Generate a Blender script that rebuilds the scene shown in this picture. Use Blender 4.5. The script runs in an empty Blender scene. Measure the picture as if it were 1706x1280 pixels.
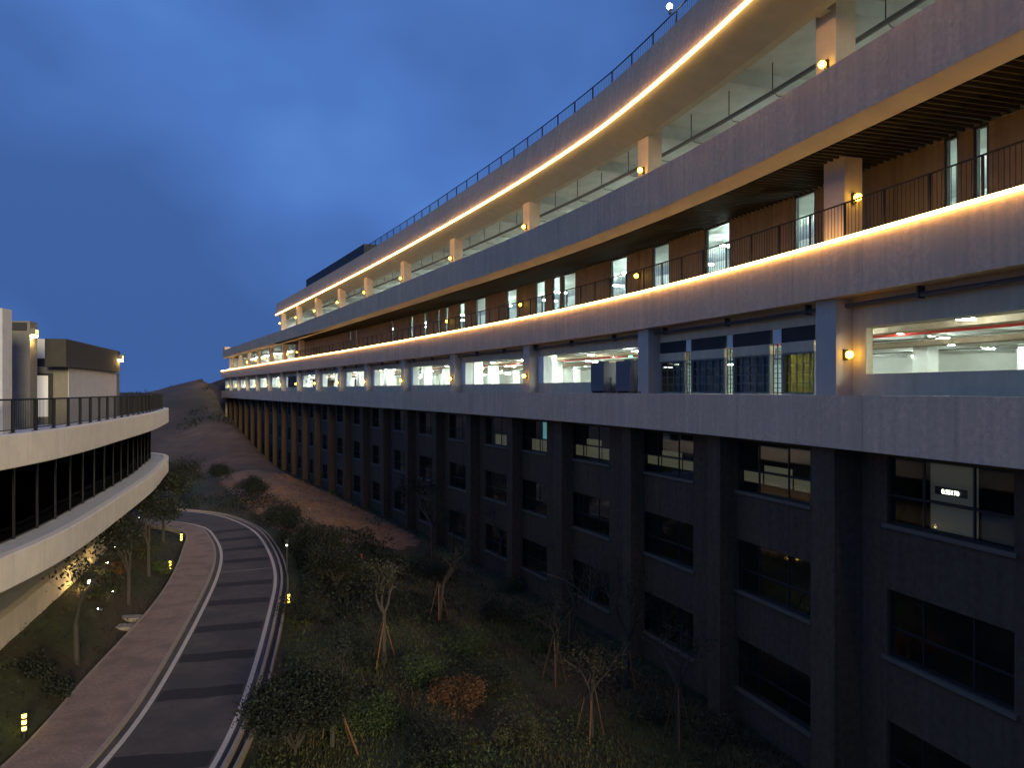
import bpy, math, random
import numpy as np
from mathutils import Vector, Matrix
R = math.radians
scene = bpy.context.scene
C = scene.collection
EYE = 12.0                      # camera height over the road level datum

# ------------------------------------------------------------------ camera
cam_d = bpy.data.cameras.new('camera'); cam = bpy.data.objects.new('camera', cam_d); C.objects.link(cam)
cam.location = (0, 0, EYE); cam.rotation_euler = (R(90), 0, 0)
cam_d.sensor_width = 36; cam_d.lens = 36 * 1200 / 1706; cam_d.shift_y = 10 / 1706
cam_d.clip_start = .1; cam_d.clip_end = 6000
scene.camera = cam

# ------------------------------------------------------------------ world: blue hour under thin cloud
world = bpy.data.worlds.new('World'); scene.world = world; world.use_nodes = True
nt = world.node_tree; N_ = nt.nodes; L_ = nt.links
bgn = N_['Background']
SUN_AZ = 153.0; SUN_EL = 11.0
sky = N_.new('ShaderNodeTexSky'); sky.sky_type = 'NISHITA'; sky.sun_disc = False
sky.sun_elevation = R(SUN_EL); sky.sun_rotation = R(SUN_AZ); sky.ozone_density = 4; sky.air_density = 1; sky.dust_density = .6
tc = N_.new('ShaderNodeTexCoord')
mp = N_.new('ShaderNodeMapping'); mp.inputs['Scale'].default_value = (1, 1, 1.35); mp.inputs['Location'].default_value = (8.34, 3.12, 5.38)
L_.new(tc.outputs['Generated'], mp.inputs['Vector'])
nz = N_.new('ShaderNodeTexNoise'); nz.inputs['Scale'].default_value = 1.7; nz.inputs['Detail'].default_value = 4; nz.inputs['Roughness'].default_value = .45
nz.inputs['Distortion'].default_value = .1
L_.new(mp.outputs['Vector'], nz.inputs['Vector'])
rmp = N_.new('ShaderNodeValToRGB'); cr = rmp.color_ramp
cr.elements[0].position = .36; cr.elements[0].color = (.046, .112, .325, 1)
cr.elements[1].position = .68; cr.elements[1].color = (.115, .262, .66, 1)
e = cr.elements.new(.52); e.color = (.068, .170, .485, 1)
L_.new(nz.outputs['Fac'], rmp.inputs['Fac'])
bw = N_.new('ShaderNodeRGBToBW'); L_.new(sky.outputs[0], bw.inputs[0])
mr = N_.new('ShaderNodeMapRange'); mr.inputs['From Min'].default_value = 0; mr.inputs['From Max'].default_value = 9
mr.inputs['To Min'].default_value = 1.06; mr.inputs['To Max'].default_value = .84
L_.new(bw.outputs[0], mr.inputs['Value'])
mx = N_.new('ShaderNodeMix'); mx.data_type = 'RGBA'; mx.blend_type = 'MULTIPLY'; mx.inputs['Factor'].default_value = 1
L_.new(rmp.outputs['Color'], mx.inputs['A']); L_.new(mr.outputs['Result'], mx.inputs['B'])
L_.new(mx.outputs['Result'], bgn.inputs['Color']); bgn.inputs['Strength'].default_value = 1.1

# ------------------------------------------------------------------ low, very soft last light from behind the camera
sun_d = bpy.data.lights.new('sun', 'SUN'); sun = bpy.data.objects.new('sun', sun_d); C.objects.link(sun)
sun_d.energy = 2.7; sun_d.angle = R(12); sun_d.color = (1, .86, .56)
_d = Vector((-.455 * math.cos(R(SUN_EL)), 0.890 * math.cos(R(SUN_EL)), -math.sin(R(SUN_EL))))
sun.rotation_euler = _d.to_track_quat('-Z', 'Y').to_euler(); sun.location = (10, -40, 60)

scene.view_settings.view_transform = 'Standard'; scene.view_settings.look = 'None'
scene.view_settings.exposure = 0; scene.view_settings.gamma = 1
scene.render.engine = 'CYCLES'
cy = scene.cycles
cy.max_bounces = 6; cy.diffuse_bounces = 3; cy.glossy_bounces = 2; cy.transparent_max_bounces = 12; cy.transmission_bounces = 4
cy.sample_clamp_indirect = 4; cy.use_denoising = True; cy.caustics_reflective = False; cy.caustics_refractive = False
try: cy.use_light_tree = True
except Exception: pass

# ================================================================== materials
MAT = {}
def mat(name, col, rough=.8, var=.12, scale=3., bump=.15, bscale=60., streak=0., metal=0., spec=.4, col2=None, c2scale=.6, c2lo=.45, c2hi=.62):
    m = bpy.data.materials.new(name); m.use_nodes = True; n = m.node_tree.nodes; l = m.node_tree.links
    b = n['Principled BSDF']; b.inputs['Roughness'].default_value = rough; b.inputs['Metallic'].default_value = metal
    b.inputs['Specular IOR Level'].default_value = spec
    t = n.new('ShaderNodeTexCoord'); src = t.outputs['Object']
    x = n.new('ShaderNodeTexNoise'); x.inputs['Scale'].default_value = scale; x.inputs['Detail'].default_value = 6; x.inputs['Roughness'].default_value = .65
    l.new(src, x.inputs['Vector'])
    lo = n.new('ShaderNodeMapRange'); lo.inputs['From Min'].default_value = .3; lo.inputs['From Max'].default_value = .7
    lo.inputs['To Min'].default_value = 1 - var; lo.inputs['To Max'].default_value = 1 + var
    l.new(x.outputs['Fac'], lo.inputs['Value'])
    base = n.new('ShaderNodeMix'); base.data_type = 'RGBA'; base.blend_type = 'MULTIPLY'; base.inputs['Factor'].default_value = 1
    base.inputs['A'].default_value = (*col, 1); l.new(lo.outputs['Result'], base.inputs['B'])
    out = base.outputs['Result']
    if col2 is not None:
        y = n.new('ShaderNodeTexNoise'); y.inputs['Scale'].default_value = c2scale; y.inputs['Detail'].default_value = 5; l.new(src, y.inputs['Vector'])
        rr = n.new('ShaderNodeMapRange'); rr.inputs['From Min'].default_value = c2lo; rr.inputs['From Max'].default_value = c2hi; l.new(y.outputs['Fac'], rr.inputs['Value'])
        m2 = n.new('ShaderNodeMix'); m2.data_type = 'RGBA'; l.new(rr.outputs['Result'], m2.inputs['Factor']); l.new(out, m2.inputs['A']); m2.inputs['B'].default_value = (*col2, 1)
        out = m2.outputs['Result']
    if streak > 0:
        mpp = n.new('ShaderNodeMapping'); mpp.inputs['Scale'].default_value = (3.2, 3.2, .12); l.new(src, mpp.inputs['Vector'])
        z = n.new('ShaderNodeTexNoise'); z.inputs['Scale'].default_value = 1.6; z.inputs['Detail'].default_value = 4; l.new(mpp.outputs['Vector'], z.inputs['Vector'])
        zr = n.new('ShaderNodeMapRange'); zr.inputs['From Min'].default_value = .35; zr.inputs['From Max'].default_value = .7
        zr.inputs['To Min'].default_value = 1 + streak * .4; zr.inputs['To Max'].default_value = 1 - streak; l.new(z.outputs['Fac'], zr.inputs['Value'])
        m3 = n.new('ShaderNodeMix'); m3.data_type = 'RGBA'; m3.blend_type = 'MULTIPLY'; m3.inputs['Factor'].default_value = 1
        l.new(out, m3.inputs['A']); l.new(zr.outputs['Result'], m3.inputs['B']); out = m3.outputs['Result']
    l.new(out, b.inputs['Base Color'])
    if bump > 0:
        bn = n.new('ShaderNodeTexNoise'); bn.inputs['Scale'].default_value = bscale; bn.inputs['Detail'].default_value = 4; l.new(src, bn.inputs['Vector'])
        bp = n.new('ShaderNodeBump'); bp.inputs['Strength'].default_value = bump; bp.inputs['Distance'].default_value = .02
        l.new(bn.outputs['Fac'], bp.inputs['Height']); l.new(bp.outputs['Normal'], b.inputs['Normal'])
    MAT[name] = m; return m
def emis(name, col, strength, base=(.8, .8, .8)):
    m = bpy.data.materials.new(name); m.use_nodes = True; b = m.node_tree.nodes['Principled BSDF']
    b.inputs['Base Color'].default_value = (*base, 1); b.inputs['Emission Color'].default_value = (*col, 1); b.inputs['Emission Strength'].default_value = strength
    MAT[name] = m; return m
def thin_glass(name, tint=(.9, .95, .95), gloss=.10, rough=.03, fr=.22):
    m = bpy.data.materials.new(name); m.use_nodes = True; n = m.node_tree.nodes; l = m.node_tree.links; n.clear()
    o = n.new('ShaderNodeOutputMaterial'); t = n.new('ShaderNodeBsdfTransparent'); t.inputs[0].default_value = (*tint, 1)
    g = n.new('ShaderNodeBsdfGlossy'); g.inputs['Roughness'].default_value = rough
    lw = n.new('ShaderNodeLayerWeight'); lw.inputs['Blend'].default_value = .25
    mth = n.new('ShaderNodeMath'); mth.operation = 'MULTIPLY_ADD'; mth.inputs[1].default_value = fr; mth.inputs[2].default_value = gloss * .4
    mi = n.new('ShaderNodeMixShader'); l.new(lw.outputs['Fresnel'], mth.inputs[0]); l.new(mth.outputs[0], mi.inputs[0]); l.new(t.outputs[0], mi.inputs[1]); l.new(g.outputs[0], mi.inputs[2]); l.new(mi.outputs[0], o.inputs[0])
    MAT[name] = m; return m
mat('fascia', (.78, .545, .345), .9, .16, 7., .7, 45, .12, spec=.12, col2=(.70, .495, .315), c2scale=.8, c2lo=.42, c2hi=.7)
_n = MAT['fascia'].node_tree.nodes; _l = MAT['fascia'].node_tree.links; _b = _n['Principled BSDF']; _src = _b.inputs['Base Color'].links[0].from_socket
_oi = _n.new('ShaderNodeObjectInfo'); _mr = _n.new('ShaderNodeMapRange'); _mr.inputs['To Min'].default_value = .96; _mr.inputs['To Max'].default_value = 1.03; _l.new(_oi.outputs['Random'], _mr.inputs['Value'])
_mm = _n.new('ShaderNodeMix'); _mm.data_type = 'RGBA'; _mm.blend_type = 'MULTIPLY'; _mm.inputs['Factor'].default_value = 1; _l.new(_src, _mm.inputs['A']); _l.new(_mr.outputs['Result'], _mm.inputs['B']); _l.new(_mm.outputs['Result'], _b.inputs['Base Color'])
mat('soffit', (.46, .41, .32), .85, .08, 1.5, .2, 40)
mat('column_paint', (.58, .47, .36), .8, .07, 2, .2, 60, .05)
mat('wall_cream', (.66, .53, .34), .85, .08, 1.6, .25, 60, .08)
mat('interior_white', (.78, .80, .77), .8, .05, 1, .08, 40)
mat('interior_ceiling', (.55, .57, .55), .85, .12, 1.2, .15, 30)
mat('interior_floor', (.50, .50, .47), .5, .1, 1, .05, 40)
mat('slat_metal', (.030, .028, .025), .75, .1, 4, 0, 1, spec=.15)
mat('brown_clad', (.125, .092, .058), .55, .16, 3, .1, 30, .25)
mat('dark_frame', (.02, .02, .022), .45, .1, 5, 0, 1)
mat('rail_metal', (.012, .012, .014), .6, .1, 5, 0, 1, spec=.2)
mat('brick', (.125, .082, .051), .95, .22, 5, .5, 24, .15, spec=.08)
mat('sill', (.17, .125, .085), .8, .1, 4, .2, 50)
mat('dark_room', (.035, .035, .037), .9, .2, 1, 0, 1)
mat('pipe_grey', (.10, .10, .10), .5, .1, 6, 0, 1)
mat('pipe_red', (.55, .03, .025), .5, .1, 6, 0, 1)
mat('unit_casing', (.13, .125, .135), .5, .05, 3, .05, 40)
mat('roof_dark', (.05, .055, .065), .8, .1, 2, .1, 40)
mat('terrace_fascia', (.76, .67, .56), .85, .08, 1.3, .2, 60, .07)
mat('terrace_top', (.50, .50, .50), .85, .1, 1.5, .15, 50)
mat('house_white', (.56, .54, .52), .85, .08, 3, .2, 60, .05)
mat('house_olive', (.21, .195, .16), .85, .12, 3, .2, 60, .06)
mat('house_dark', (.040, .038, .034), .8, .12, 3, .15, 50)
mat('asphalt', (.092, .076, .066), .9, .25, 2.2, .6, 90, col2=(.062, .056, .055), c2scale=.5, c2lo=.4, c2hi=.65)
mat('asphalt_band', (.024, .022, .022), .85, .2, 3, .4, 120)
mat('paint', (.54, .46, .38), .7, .18, 9, .1, 90)
mat('path_brick', (.29, .20, .155), .9, .30, 9., .6, 30, col2=(.21, .15, .12), c2scale=.9)
mat('kerb', (.33, .26, .20), .85, .14, 6, .3, 60)
mat('ground', (.034, .040, .014), .95, .35, .8, .6, 12, col2=(.060, .040, .022), c2scale=.09, c2lo=.47, c2hi=.60)
mat('bare_earth', (.23, .128, .074), .95, .25, .6, .6, 9, col2=(.075, .065, .035), c2scale=.12, c2lo=.45, c2hi=.65)
mat('hill_earth', (.105, .064, .043), .95, .35, .5, .9, 1.5, col2=(.034, .028, .021), c2scale=.045, c2lo=.42, c2hi=.60)
mat('leaf_dark', (.012, .016, .008), .7, .35, 1.5, 0, 1)
mat('leaf_green', (.040, .060, .018), .7, .35, 1.5, 0, 1)
mat('leaf_olive', (.045, .043, .018), .7, .3, 1.5, 0, 1)
mat('leaf_rust', (.10, .045, .016), .7, .3, 1.5, 0, 1)
mat('grass_blade', (.056, .066, .018), .8, .5, .9, 0, 1, col2=(.060, .042, .020), c2scale=.14, c2lo=.42, c2hi=.56)
mat('dry_blade', (.25, .135, .072), .85, .3, .7, 0, 1)
mat('bark', (.055, .045, .038), .9, .2, 8, .3, 60)
mat('bark_pale', (.13, .115, .10), .9, .2, 8, .3, 60)
mat('pole_wood', (.16, .075, .034), .8, .2, 9, .2, 50)
mat('rock', (.30, .25, .21), .9, .15, 3, .4, 20)
mat('red_paint', (.5, .03, .03), .5, .1, 5, 0, 1)
thin_glass('glass', gloss=.04); thin_glass('glass_dark', (.10, .10, .095), .02, .05, .05)
thin_glass('glass_amber', (.30, .27, .06), .02, .05, .05)
mat('film', (.14, .11, .08), .7, .1, 3, 0, 1)
emis('strip_light', (1, .58, .18), 24); emis('down_glow', (1, .62, .20), 160); emis('lamp_warm', (1, .58, .05), 14); emis('tube_white', (.84, 1, .88), 340)
emis('lamp_white', (1, .95, .82), 40); emis('bollard_glow', (1, .68, .07), 6); emis('flood', (1, .66, .22), 240)
emis('sign_glow', (1, 1, .80), 5); emis('lit_cream', (1, .88, .52), .075, (.10, .09, .06)); emis('lit_teal', (.25, .75, .70), .32); emis('door_lit', (1, .86, .62), .30)
emis('film_dim', (1, .95, .7), .022, (.12, .12, .10)); emis('exit_green', (.1, 1, .4), 4)

# ================================================================== object helpers
def mesh_from(name, V, F, m, smooth=False):
    me = bpy.data.meshes.new(name); me.from_pydata([tuple(map(float, v)) for v in V], [], F); me.materials.append(MAT[m])
    if smooth: me.polygons.foreach_set('use_smooth', [True] * len(me.polygons))
    me.update(); return me
def mesh_np(name, V, F, m):          # V (n,3), F (k,3|4) numpy
    me = bpy.data.meshes.new(name); k = F.shape[1]
    me.vertices.add(len(V)); me.vertices.foreach_set('co', np.ascontiguousarray(V, dtype=np.float32).ravel())
    me.loops.add(F.size); me.loops.foreach_set('vertex_index', np.ascontiguousarray(F, dtype=np.int32).ravel())
    me.polygons.add(len(F)); me.polygons.foreach_set('loop_start', np.arange(0, F.size, k, dtype=np.int32))
    me.update(calc_edges=True); me.materials.append(MAT[m]); return me
def link(name, me, parent=None, loc=(0, 0, 0), rz=0., label=None, cat=None, group=None, kind=None):
    o = bpy.data.objects.new(name, me); C.objects.link(o); o.location = loc; o.rotation_euler = (0, 0, rz)
    if parent is not None: o.parent = parent
    for k, v in (('label', label), ('category', cat), ('group', group), ('kind', kind)):
        if v: o[k] = v
    return o
def thing(name, label, cat, loc=(0, 0, 0), rz=0., group=None): return link(name, None, None, loc, rz, label, cat, group)
class MB:
    def __init__(s): s.V = []; s.F = []
    def add(s, V, F): b = len(s.V); s.V += [tuple(v) for v in V]; s.F += [tuple(i + b for i in f) for f in F]; return s
    def box(s, x0, x1, y0, y1, z0, z1):
        return s.add([(x0, y0, z0), (x1, y0, z0), (x1, y1, z0), (x0, y1, z0), (x0, y0, z1), (x1, y0, z1), (x1, y1, z1), (x0, y1, z1)],
                     [(0, 3, 2, 1), (4, 5, 6, 7), (0, 1, 5, 4), (1, 2, 6, 5), (2, 3, 7, 6), (3, 0, 4, 7)])
    def tube(s, pts, rad, n=6, cap=True):
        pts = [Vector(p) for p in pts]; rad = rad if hasattr(rad, '__len__') else [rad] * len(pts); V = []; F = []
        for i, p in enumerate(pts):
            d = (pts[min(i + 1, len(pts) - 1)] - pts[max(i - 1, 0)]); d = d.normalized() if d.length > 1e-6 else Vector((0, 0, 1))
            a = d.cross(Vector((0, 0, 1))); a = a.normalized() if a.length > 1e-3 else Vector((1, 0, 0)); c = a.cross(d)
            for k in range(n):
                t = 2 * math.pi * k / n; V.append(p + (a * math.cos(t) + c * math.sin(t)) * rad[i])
        for i in range(len(pts) - 1):
            for k in range(n): F.append((i * n + k, i * n + (k + 1) % n, (i + 1) * n + (k + 1) % n, (i + 1) * n + k))
        if cap: F.append(tuple(range(n))[::-1]); F.append(tuple(range((len(pts) - 1) * n, len(pts) * n)))
        return s.add(V, F)
    def build(s, name, m, parent=None, smooth=False, off=(0, 0, 0), **k):
        V = [(v[0] - off[0], v[1] - off[1], v[2] - off[2]) for v in s.V]
        return link(name, mesh_from(name, V, s.F, m, smooth), parent, **k)
def sphere_me(name, r, m, seg=10, rings=6):
    V = [(0, 0, -r)]; F = []
    for i in range(1, rings):
        a = math.pi * i / rings - math.pi / 2
        for k in range(seg): t = 2 * math.pi * k / seg; V.append((r * math.cos(a) * math.cos(t), r * math.cos(a) * math.sin(t), r * math.sin(a)))
    V.append((0, 0, r)); T = len(V) - 1
    for k in range(seg): F.append((0, 1 + (k + 1) % seg, 1 + k)); F.append((T, T - seg + k, T - seg + (k + 1) % seg))
    for i in range(rings - 2):
        for k in range(seg): a = 1 + i * seg; F.append((a + k, a + (k + 1) % seg, a + seg + (k + 1) % seg, a + seg + k))
    return mesh_from(name, V, F, m, True)

# ================================================================== plan curves
class Curve:
    def __init__(s, pts, side, d=.5, sm=10):
        p = np.array(pts, float); n = len(p); out = []
        for i in range(n - 1):
            a, b, c, e2 = p[max(i - 1, 0)], p[i], p[i + 1], p[min(i + 2, n - 1)]
            for t in np.linspace(0, 1, 60, endpoint=False):
                out.append(.5 * (2 * b + (c - a) * t + (2 * a - 5 * b + 4 * c - e2) * t * t + (-a + 3 * b - 3 * c + e2) * t ** 3))
        out.append(p[-1]); q = np.array(out); S = np.r_[0, np.cumsum(np.hypot(*np.diff(q, axis=0).T))]
        s.S = np.arange(0, S[-1], d); P = np.c_[np.interp(s.S, S, q[:, 0]), np.interp(s.S, S, q[:, 1])]
        if sm:
            w = int(sm * 2.4); k = np.exp(-.5 * (np.arange(-w, w + 1) / sm) ** 2); k /= k.sum()
            pad = np.vstack([P[0] + (P[0] - P[1]) * np.arange(w, 0, -1)[:, None], P, P[-1] + (P[-1] - P[-2]) * np.arange(1, w + 1)[:, None]])
            P = np.c_[np.convolve(pad[:, 0], k, 'valid'), np.convolve(pad[:, 1], k, 'valid')]
        T = np.gradient(P, axis=0); T /= np.hypot(*T.T)[:, None]
        s.P = P; s.T = T; s.N = np.c_[-T[:, 1], T[:, 0]] * side; s.len = s.S[-1]
    def at(s, t, o=0.):
        t = min(max(t, 0), s.len); f = lambda A: np.array([np.interp(t, s.S, A[:, 0]), np.interp(t, s.S, A[:, 1])])
        return f(s.P) + f(s.N) * o
    def tan(s, t): return np.array([np.interp(t, s.S, s.T[:, 0]), np.interp(t, s.S, s.T[:, 1])])
    def nor(s, t): return np.array([np.interp(t, s.S, s.N[:, 0]), np.interp(t, s.S, s.N[:, 1])])
    def at_px(s, x, o=0., lo=6.):        # arc length at which the offset line crosses the photo column x
        q = s.P + s.N * o; k = (s.S >= lo) & (q[:, 1] > 1)
        px = 853 + 1200 * q[k, 0] / q[k, 1]; S = s.S[k]
        if px[0] < px[len(px) // 2]: j = int(px.argmax()) + 1; px = px[:j]; S = S[:j]
        i = np.argsort(px); return float(np.interp(x, px[i], S[i]))
    def sweep(s, mb, prof, s0, s1, step=2.):   # prof: closed polygon of (offset, height rel. eye) or callables of s
        n = max(1, int(math.ceil((s1 - s0) / step))); V = []; F = []; k = len(prof)
        for i in range(n + 1):
            t = s0 + (s1 - s0) * i / n
            for o, h in prof:
                o = o(t) if callable(o) else o; h = h(t) if callable(h) else h
                p = s.at(t, o); V.append((p[0], p[1], h + EYE))
        for i in range(n):
            for j in range(k): a = i * k + j; b = i * k + (j + 1) % k; F.append((a, b, b + k, a + k))
        F.append(tuple(range(k))[::-1]); F.append(tuple(range(n * k, n * k + k)))
        return mb.add(V, F)
    def box(s, mb, s0, s1, o0, o1, h0, h1, step=2.): return s.sweep(mb, [(o0, h0), (o1, h0), (o1, h1), (o0, h1)], s0, s1, step)
    def line(s, s0, s1, o, h, step=2.):
        n = max(1, int(math.ceil((s1 - s0) / step))); return [(*s.at(s0 + (s1 - s0) * i / n, o), h + EYE) for i in range(n + 1)]
BC = Curve([(16.3, -4), (14.2, 4), (12.62, 10), (11.07, 15.6), (9.44, 21.5), (8.47, 25), (4.6, 35.4), (-2.2, 49.7), (-14.1, 72.2), (-31.3, 103), (-50, 136), (-68, 168)], 1)
LC = Curve([(-14.2, 3), (-15.0, 14), (-15.8, 22.2), (-16.8, 27.5), (-19.2, 35.3), (-22.2, 44.5), (-24.9, 51.5), (-26.9, 56.5), (-28.8, 59.4), (-32, 61.2), (-37, 61.3), (-48, 58)], -1, .25, 5)
SE = BC.len - 1
def gpx(x, y, h): z = 1200 * h / (650 - y); return np.array([(x - 853) / 1200 * z, z])   # pixel on the level h

# ================================================================== ground
RDH = -11.75
def sstep(a, b, x): t = np.clip((x - a) / (b - a), 0, 1); return t * t * (3 - 2 * t)
def signed_off(cv, X, Y):
    X = np.atleast_1d(X).astype(float); Y = np.atleast_1d(Y).astype(float); out = np.empty(len(X)); st = max(1, int(1 / (cv.S[1]))); P = cv.P[::st]; Nn = cv.N[::st]
    for i in range(0, len(X), 4000):
        dx = X[i:i + 4000, None] - P[None, :, 0]; dy = Y[i:i + 4000, None] - P[None, :, 1]; k = (dx * dx + dy * dy).argmin(1); r = np.arange(len(k))
        out[i:i + 4000] = dx[r, k] * Nn[k, 0] + dy[r, k] * Nn[k, 1]
    return out
def wav(X, Y, a, s): return np.sin(X * a + s) * np.cos(Y * a * 1.3 + s * 2.1) + .5 * np.sin(X * a * 2.3 + 1.7 * s + Y * a * .7)
def ground_h(X, Y, full=False):
    X = np.atleast_1d(np.asarray(X, float)); Y = np.atleast_1d(np.asarray(Y, float))
    o = signed_off(BC, X, Y); lo = signed_off(LC, X, Y)
    g = -12.0 - .75 * sstep(9, 0, o) + .05 * wav(X, Y, .55, 1.)
    md = np.exp(-((o - 5.5) / 5.0) ** 2) * sstep(50, 62, Y) * sstep(140, 118, Y)
    g = g + 1.15 * md
    m = sstep(1.0, 3.4, o) * (1 - sstep(168, 185, Y)) + sstep(168, 185, Y)
    hill = 12.2 * sstep(80, 178, Y) + np.clip(.35 * (X + 83), -4, 12) * sstep(120, 186, Y) - .10 * np.clip(Y - 195, 0, None)
    hill = hill + (.25 * wav(X, Y, .12, .4) + .18 * wav(X, Y, .43, 2.) + .09 * wav(X, Y, 1.1, 3.)) * sstep(100, 130, Y)
    g = g + m * hill
    inl = (lo < .2) & (Y < 75)
    bed = -11.9 + 1.75 * sstep(.1, -2.7, lo)
    g = np.where(inl, np.maximum(bed, -11.9), g)
    if full: return g, o, lo, md, hill * m
    return g
xs = np.r_[np.arange(-230, -110, 12), np.arange(-110, -36, 2.2), np.arange(-36, 24, .75), np.arange(24, 60, 6)]
ys = np.r_[np.arange(-20, 4, 3), np.arange(4, 72, .75), np.arange(72, 132, 1.25), np.arange(132, 300, 4), np.arange(300, 420, 20)]
GX, GY = np.meshgrid(xs, ys); gx = GX.ravel(); gy = GY.ravel()
gh, go, glo, gmd, ghl = ground_h(gx, gy, True)
nx, ny = len(xs), len(ys); ii = (np.arange(ny - 1)[:, None] * nx + np.arange(nx - 1)[None]).ravel()
GF = np.c_[ii, ii + 1, ii + 1 + nx, ii + nx]
me = mesh_np('ground', np.c_[gx, gy, gh + EYE], GF, 'ground'); me.materials.append(MAT['bare_earth']); me.materials.append(MAT['hill_earth'])
mi = np.zeros(len(GF), int); md_f = gmd[GF].mean(1); hl_f = ghl[GF].mean(1)
mi[md_f > .33] = 1; mi[hl_f > .6] = 2; me.polygons.foreach_set('material_index', mi); me.polygons.foreach_set('use_smooth', [True] * len(GF)); me.update()
link('ground', me, kind='structure', label='dark planted ground between the road and the curved car park building')
mb = MB(); mb.add([(-4000, -300, EYE - 16.5), (4000, -300, EYE - 16.5), (4000, 5000, EYE - 16.5), (-4000, 5000, EYE - 16.5)], [(0, 1, 2, 3)])
mb.build('far_terrain', 'hill_earth', kind='structure')

# ------------------------------------------------------------------ road, path, kerbs, markings
def poly(pxs, h=RDH): return [tuple(gpx(x, y, h)) for x, y in pxs]
rightE = [(-8.2, 3), (-8.4, 12)] + poly([(370, 1280), (430, 1130), (462, 1000), (467, 960), (455, 920), (430, 885), (390, 865), (350, 855)]) + [(-37, 71.5), (-60, 74), (-95, 74)]
leftE = [(-12.2, 3), (-12.5, 12)] + poly([(150, 1280), (250, 1150), (330, 1010), (357, 950), (360, 915), (345, 890), (325, 876)]) + [(-37, 66.5), (-60, 69), (-95, 69.5)]
pathE = [(-15.0, 3), (-15.2, 12)] + poly([(15, 1280), (130, 1150), (250, 1020), (290, 960), (308, 910), (305, 885)]) + [(-36, 63.8), (-60, 66), (-95, 66.5)]
RC, LCv, PC = Curve(rightE, -1, .5, 4), Curve(leftE, 1, .5, 4), Curve(pathE, 1, .5, 4)
def ribbon(ca, oa, cb, ob, h, t0=0., t1=1., n=160, th=.25):
    V = []; F = []
    for i in range(n + 1):
        t = t0 + (t1 - t0) * i / n; a = ca.at(t * ca.len, oa); b = cb.at(t * cb.len, ob)
        V += [(*a, h + EYE), (*b, h + EYE), (*b, h + EYE - th), (*a, h + EYE - th)]
    for i in range(n):
        q = i * 4
        for j in range(4): F.append((q + j, q + (j + 1) % 4, q + 4 + (j + 1) % 4, q + 4 + j))
    F.append((0, 3, 2, 1)); F.append(tuple(n * 4 + j for j in range(4))); m = MB(); m.add(V, F); return m
ribbon(LCv, 0, RC, 0, RDH).build('road', 'asphalt', kind='structure')
ribbon(PC, 0, LCv, .16, RDH + .10).build('footpath', 'path_brick', kind='structure')
def strip_along(cv, o0, o1, h0, h1, s0=0, s1=None): m = MB(); cv.box(m, s0, cv.len if s1 is None else s1, o0, o1, h0, h1, 1.); return m
strip_along(LCv, 0, .15, RDH - .2, RDH + .11).build('kerb', 'kerb', kind='structure')
strip_along(LCv, -.42, -.24, RDH - .02, RDH + .005).build('lane_line', 'paint', kind='structure')
strip_along(RC, -.36, -.18, RDH - .02, RDH + .005).build('lane_line', 'paint', kind='structure')
strip_along(RC, .04, .18, RDH - .3, RDH + .12).build('kerb', 'kerb', kind='structure')
strip_along(RC, .18, .40, RDH - .3, RDH - .05).build('gutter', 'asphalt_band', kind='structure')
strip_along(RC, .40, .50, RDH - .3, RDH + .06).build('kerb', 'kerb', kind='structure')
strip_along(PC, 0, .10, RDH - .3, RDH + .13).build('kerb', 'kerb', kind='structure')
def cross_band(name, z, wid, m, hh):
    k = int(np.abs(RC.P[:, 1] - z)[:int(75 / .5)].argmin()); s = RC.S[k]; p = RC.P[k]; d = RC.T[k]
    n = np.array([-d[1], d[0]]); n = n * (1 if n[0] < 0 else -1)
    # meet the left edge along the road's normal
    q = LCv.P; w = q - p; along = w @ d; j = np.abs(along).argmin(); L = (w[j] @ n)
    b = MB(); a0 = p + n * .45; a1 = p + n * (L - .5); rng = random.Random(int(z * 10)); cor = []
    for u in np.linspace(0, 1, 9): cor.append(a0 + (a1 - a0) * u)
    V = []; F = []
    for i, c in enumerate(cor):
        j1 = .05 * math.sin(i * 1.3 + z); V += [(*(c - d * (wid / 2 + j1)), hh), (*(c + d * (wid / 2 - j1 * .6)), hh)]
    for i in range(len(cor) - 1): F.append((2 * i, 2 * i + 2, 2 * i + 3, 2 * i + 1))
    b.add(V, F); b.build(name, m, kind='structure')
for z in (23.2, 28.2, 32.4, 36.2, 40.4, 44.2, 50.6, 54.2, 57.8, 61.2): cross_band('road_band', z, 1.05, 'asphalt_band', EYE + RDH + .004)
cross_band('lane_line', 47.6, .09, 'kerb', EYE + RDH + .004)

# ================================================================== the curved car park building
B0 = (*BC.at(26.5, -1.2), EYE - 13.2)
BLD = thing('car_park_building', 'long curved concrete car park building with two glowing amber light strips', 'building', B0)
def bp(m, name, mt, parent=None, smooth=False, **k): return m.build(name, mt, parent or BLD, smooth, B0, **k)
def ipl(tab): a = np.array(tab, float); return lambda s: float(np.interp(s, a[:, 0], a[:, 1]))
oF = ipl([(0, 1.2), (30, 1.2), (60, 1.7), (85, 1.4), (115, .7), (190, .4)])
oH = ipl([(0, 2.2), (20, 2.05), (27, 1.85), (39, 1.3), (60, 1.05), (89, .5), (132, -.4)])
LOW, S0, SR = -13.4, 4.0, 132.0
COLS = [BC.at_px(x, -.25) for x in (1393, 1080, 882, 757, 673, 611, 566)]
while COLS[-1] + 10.6 < SE - 4: COLS.append(COLS[-1] + 10.6)
COLS = [COLS[0] - 11.2] + COLS
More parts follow.
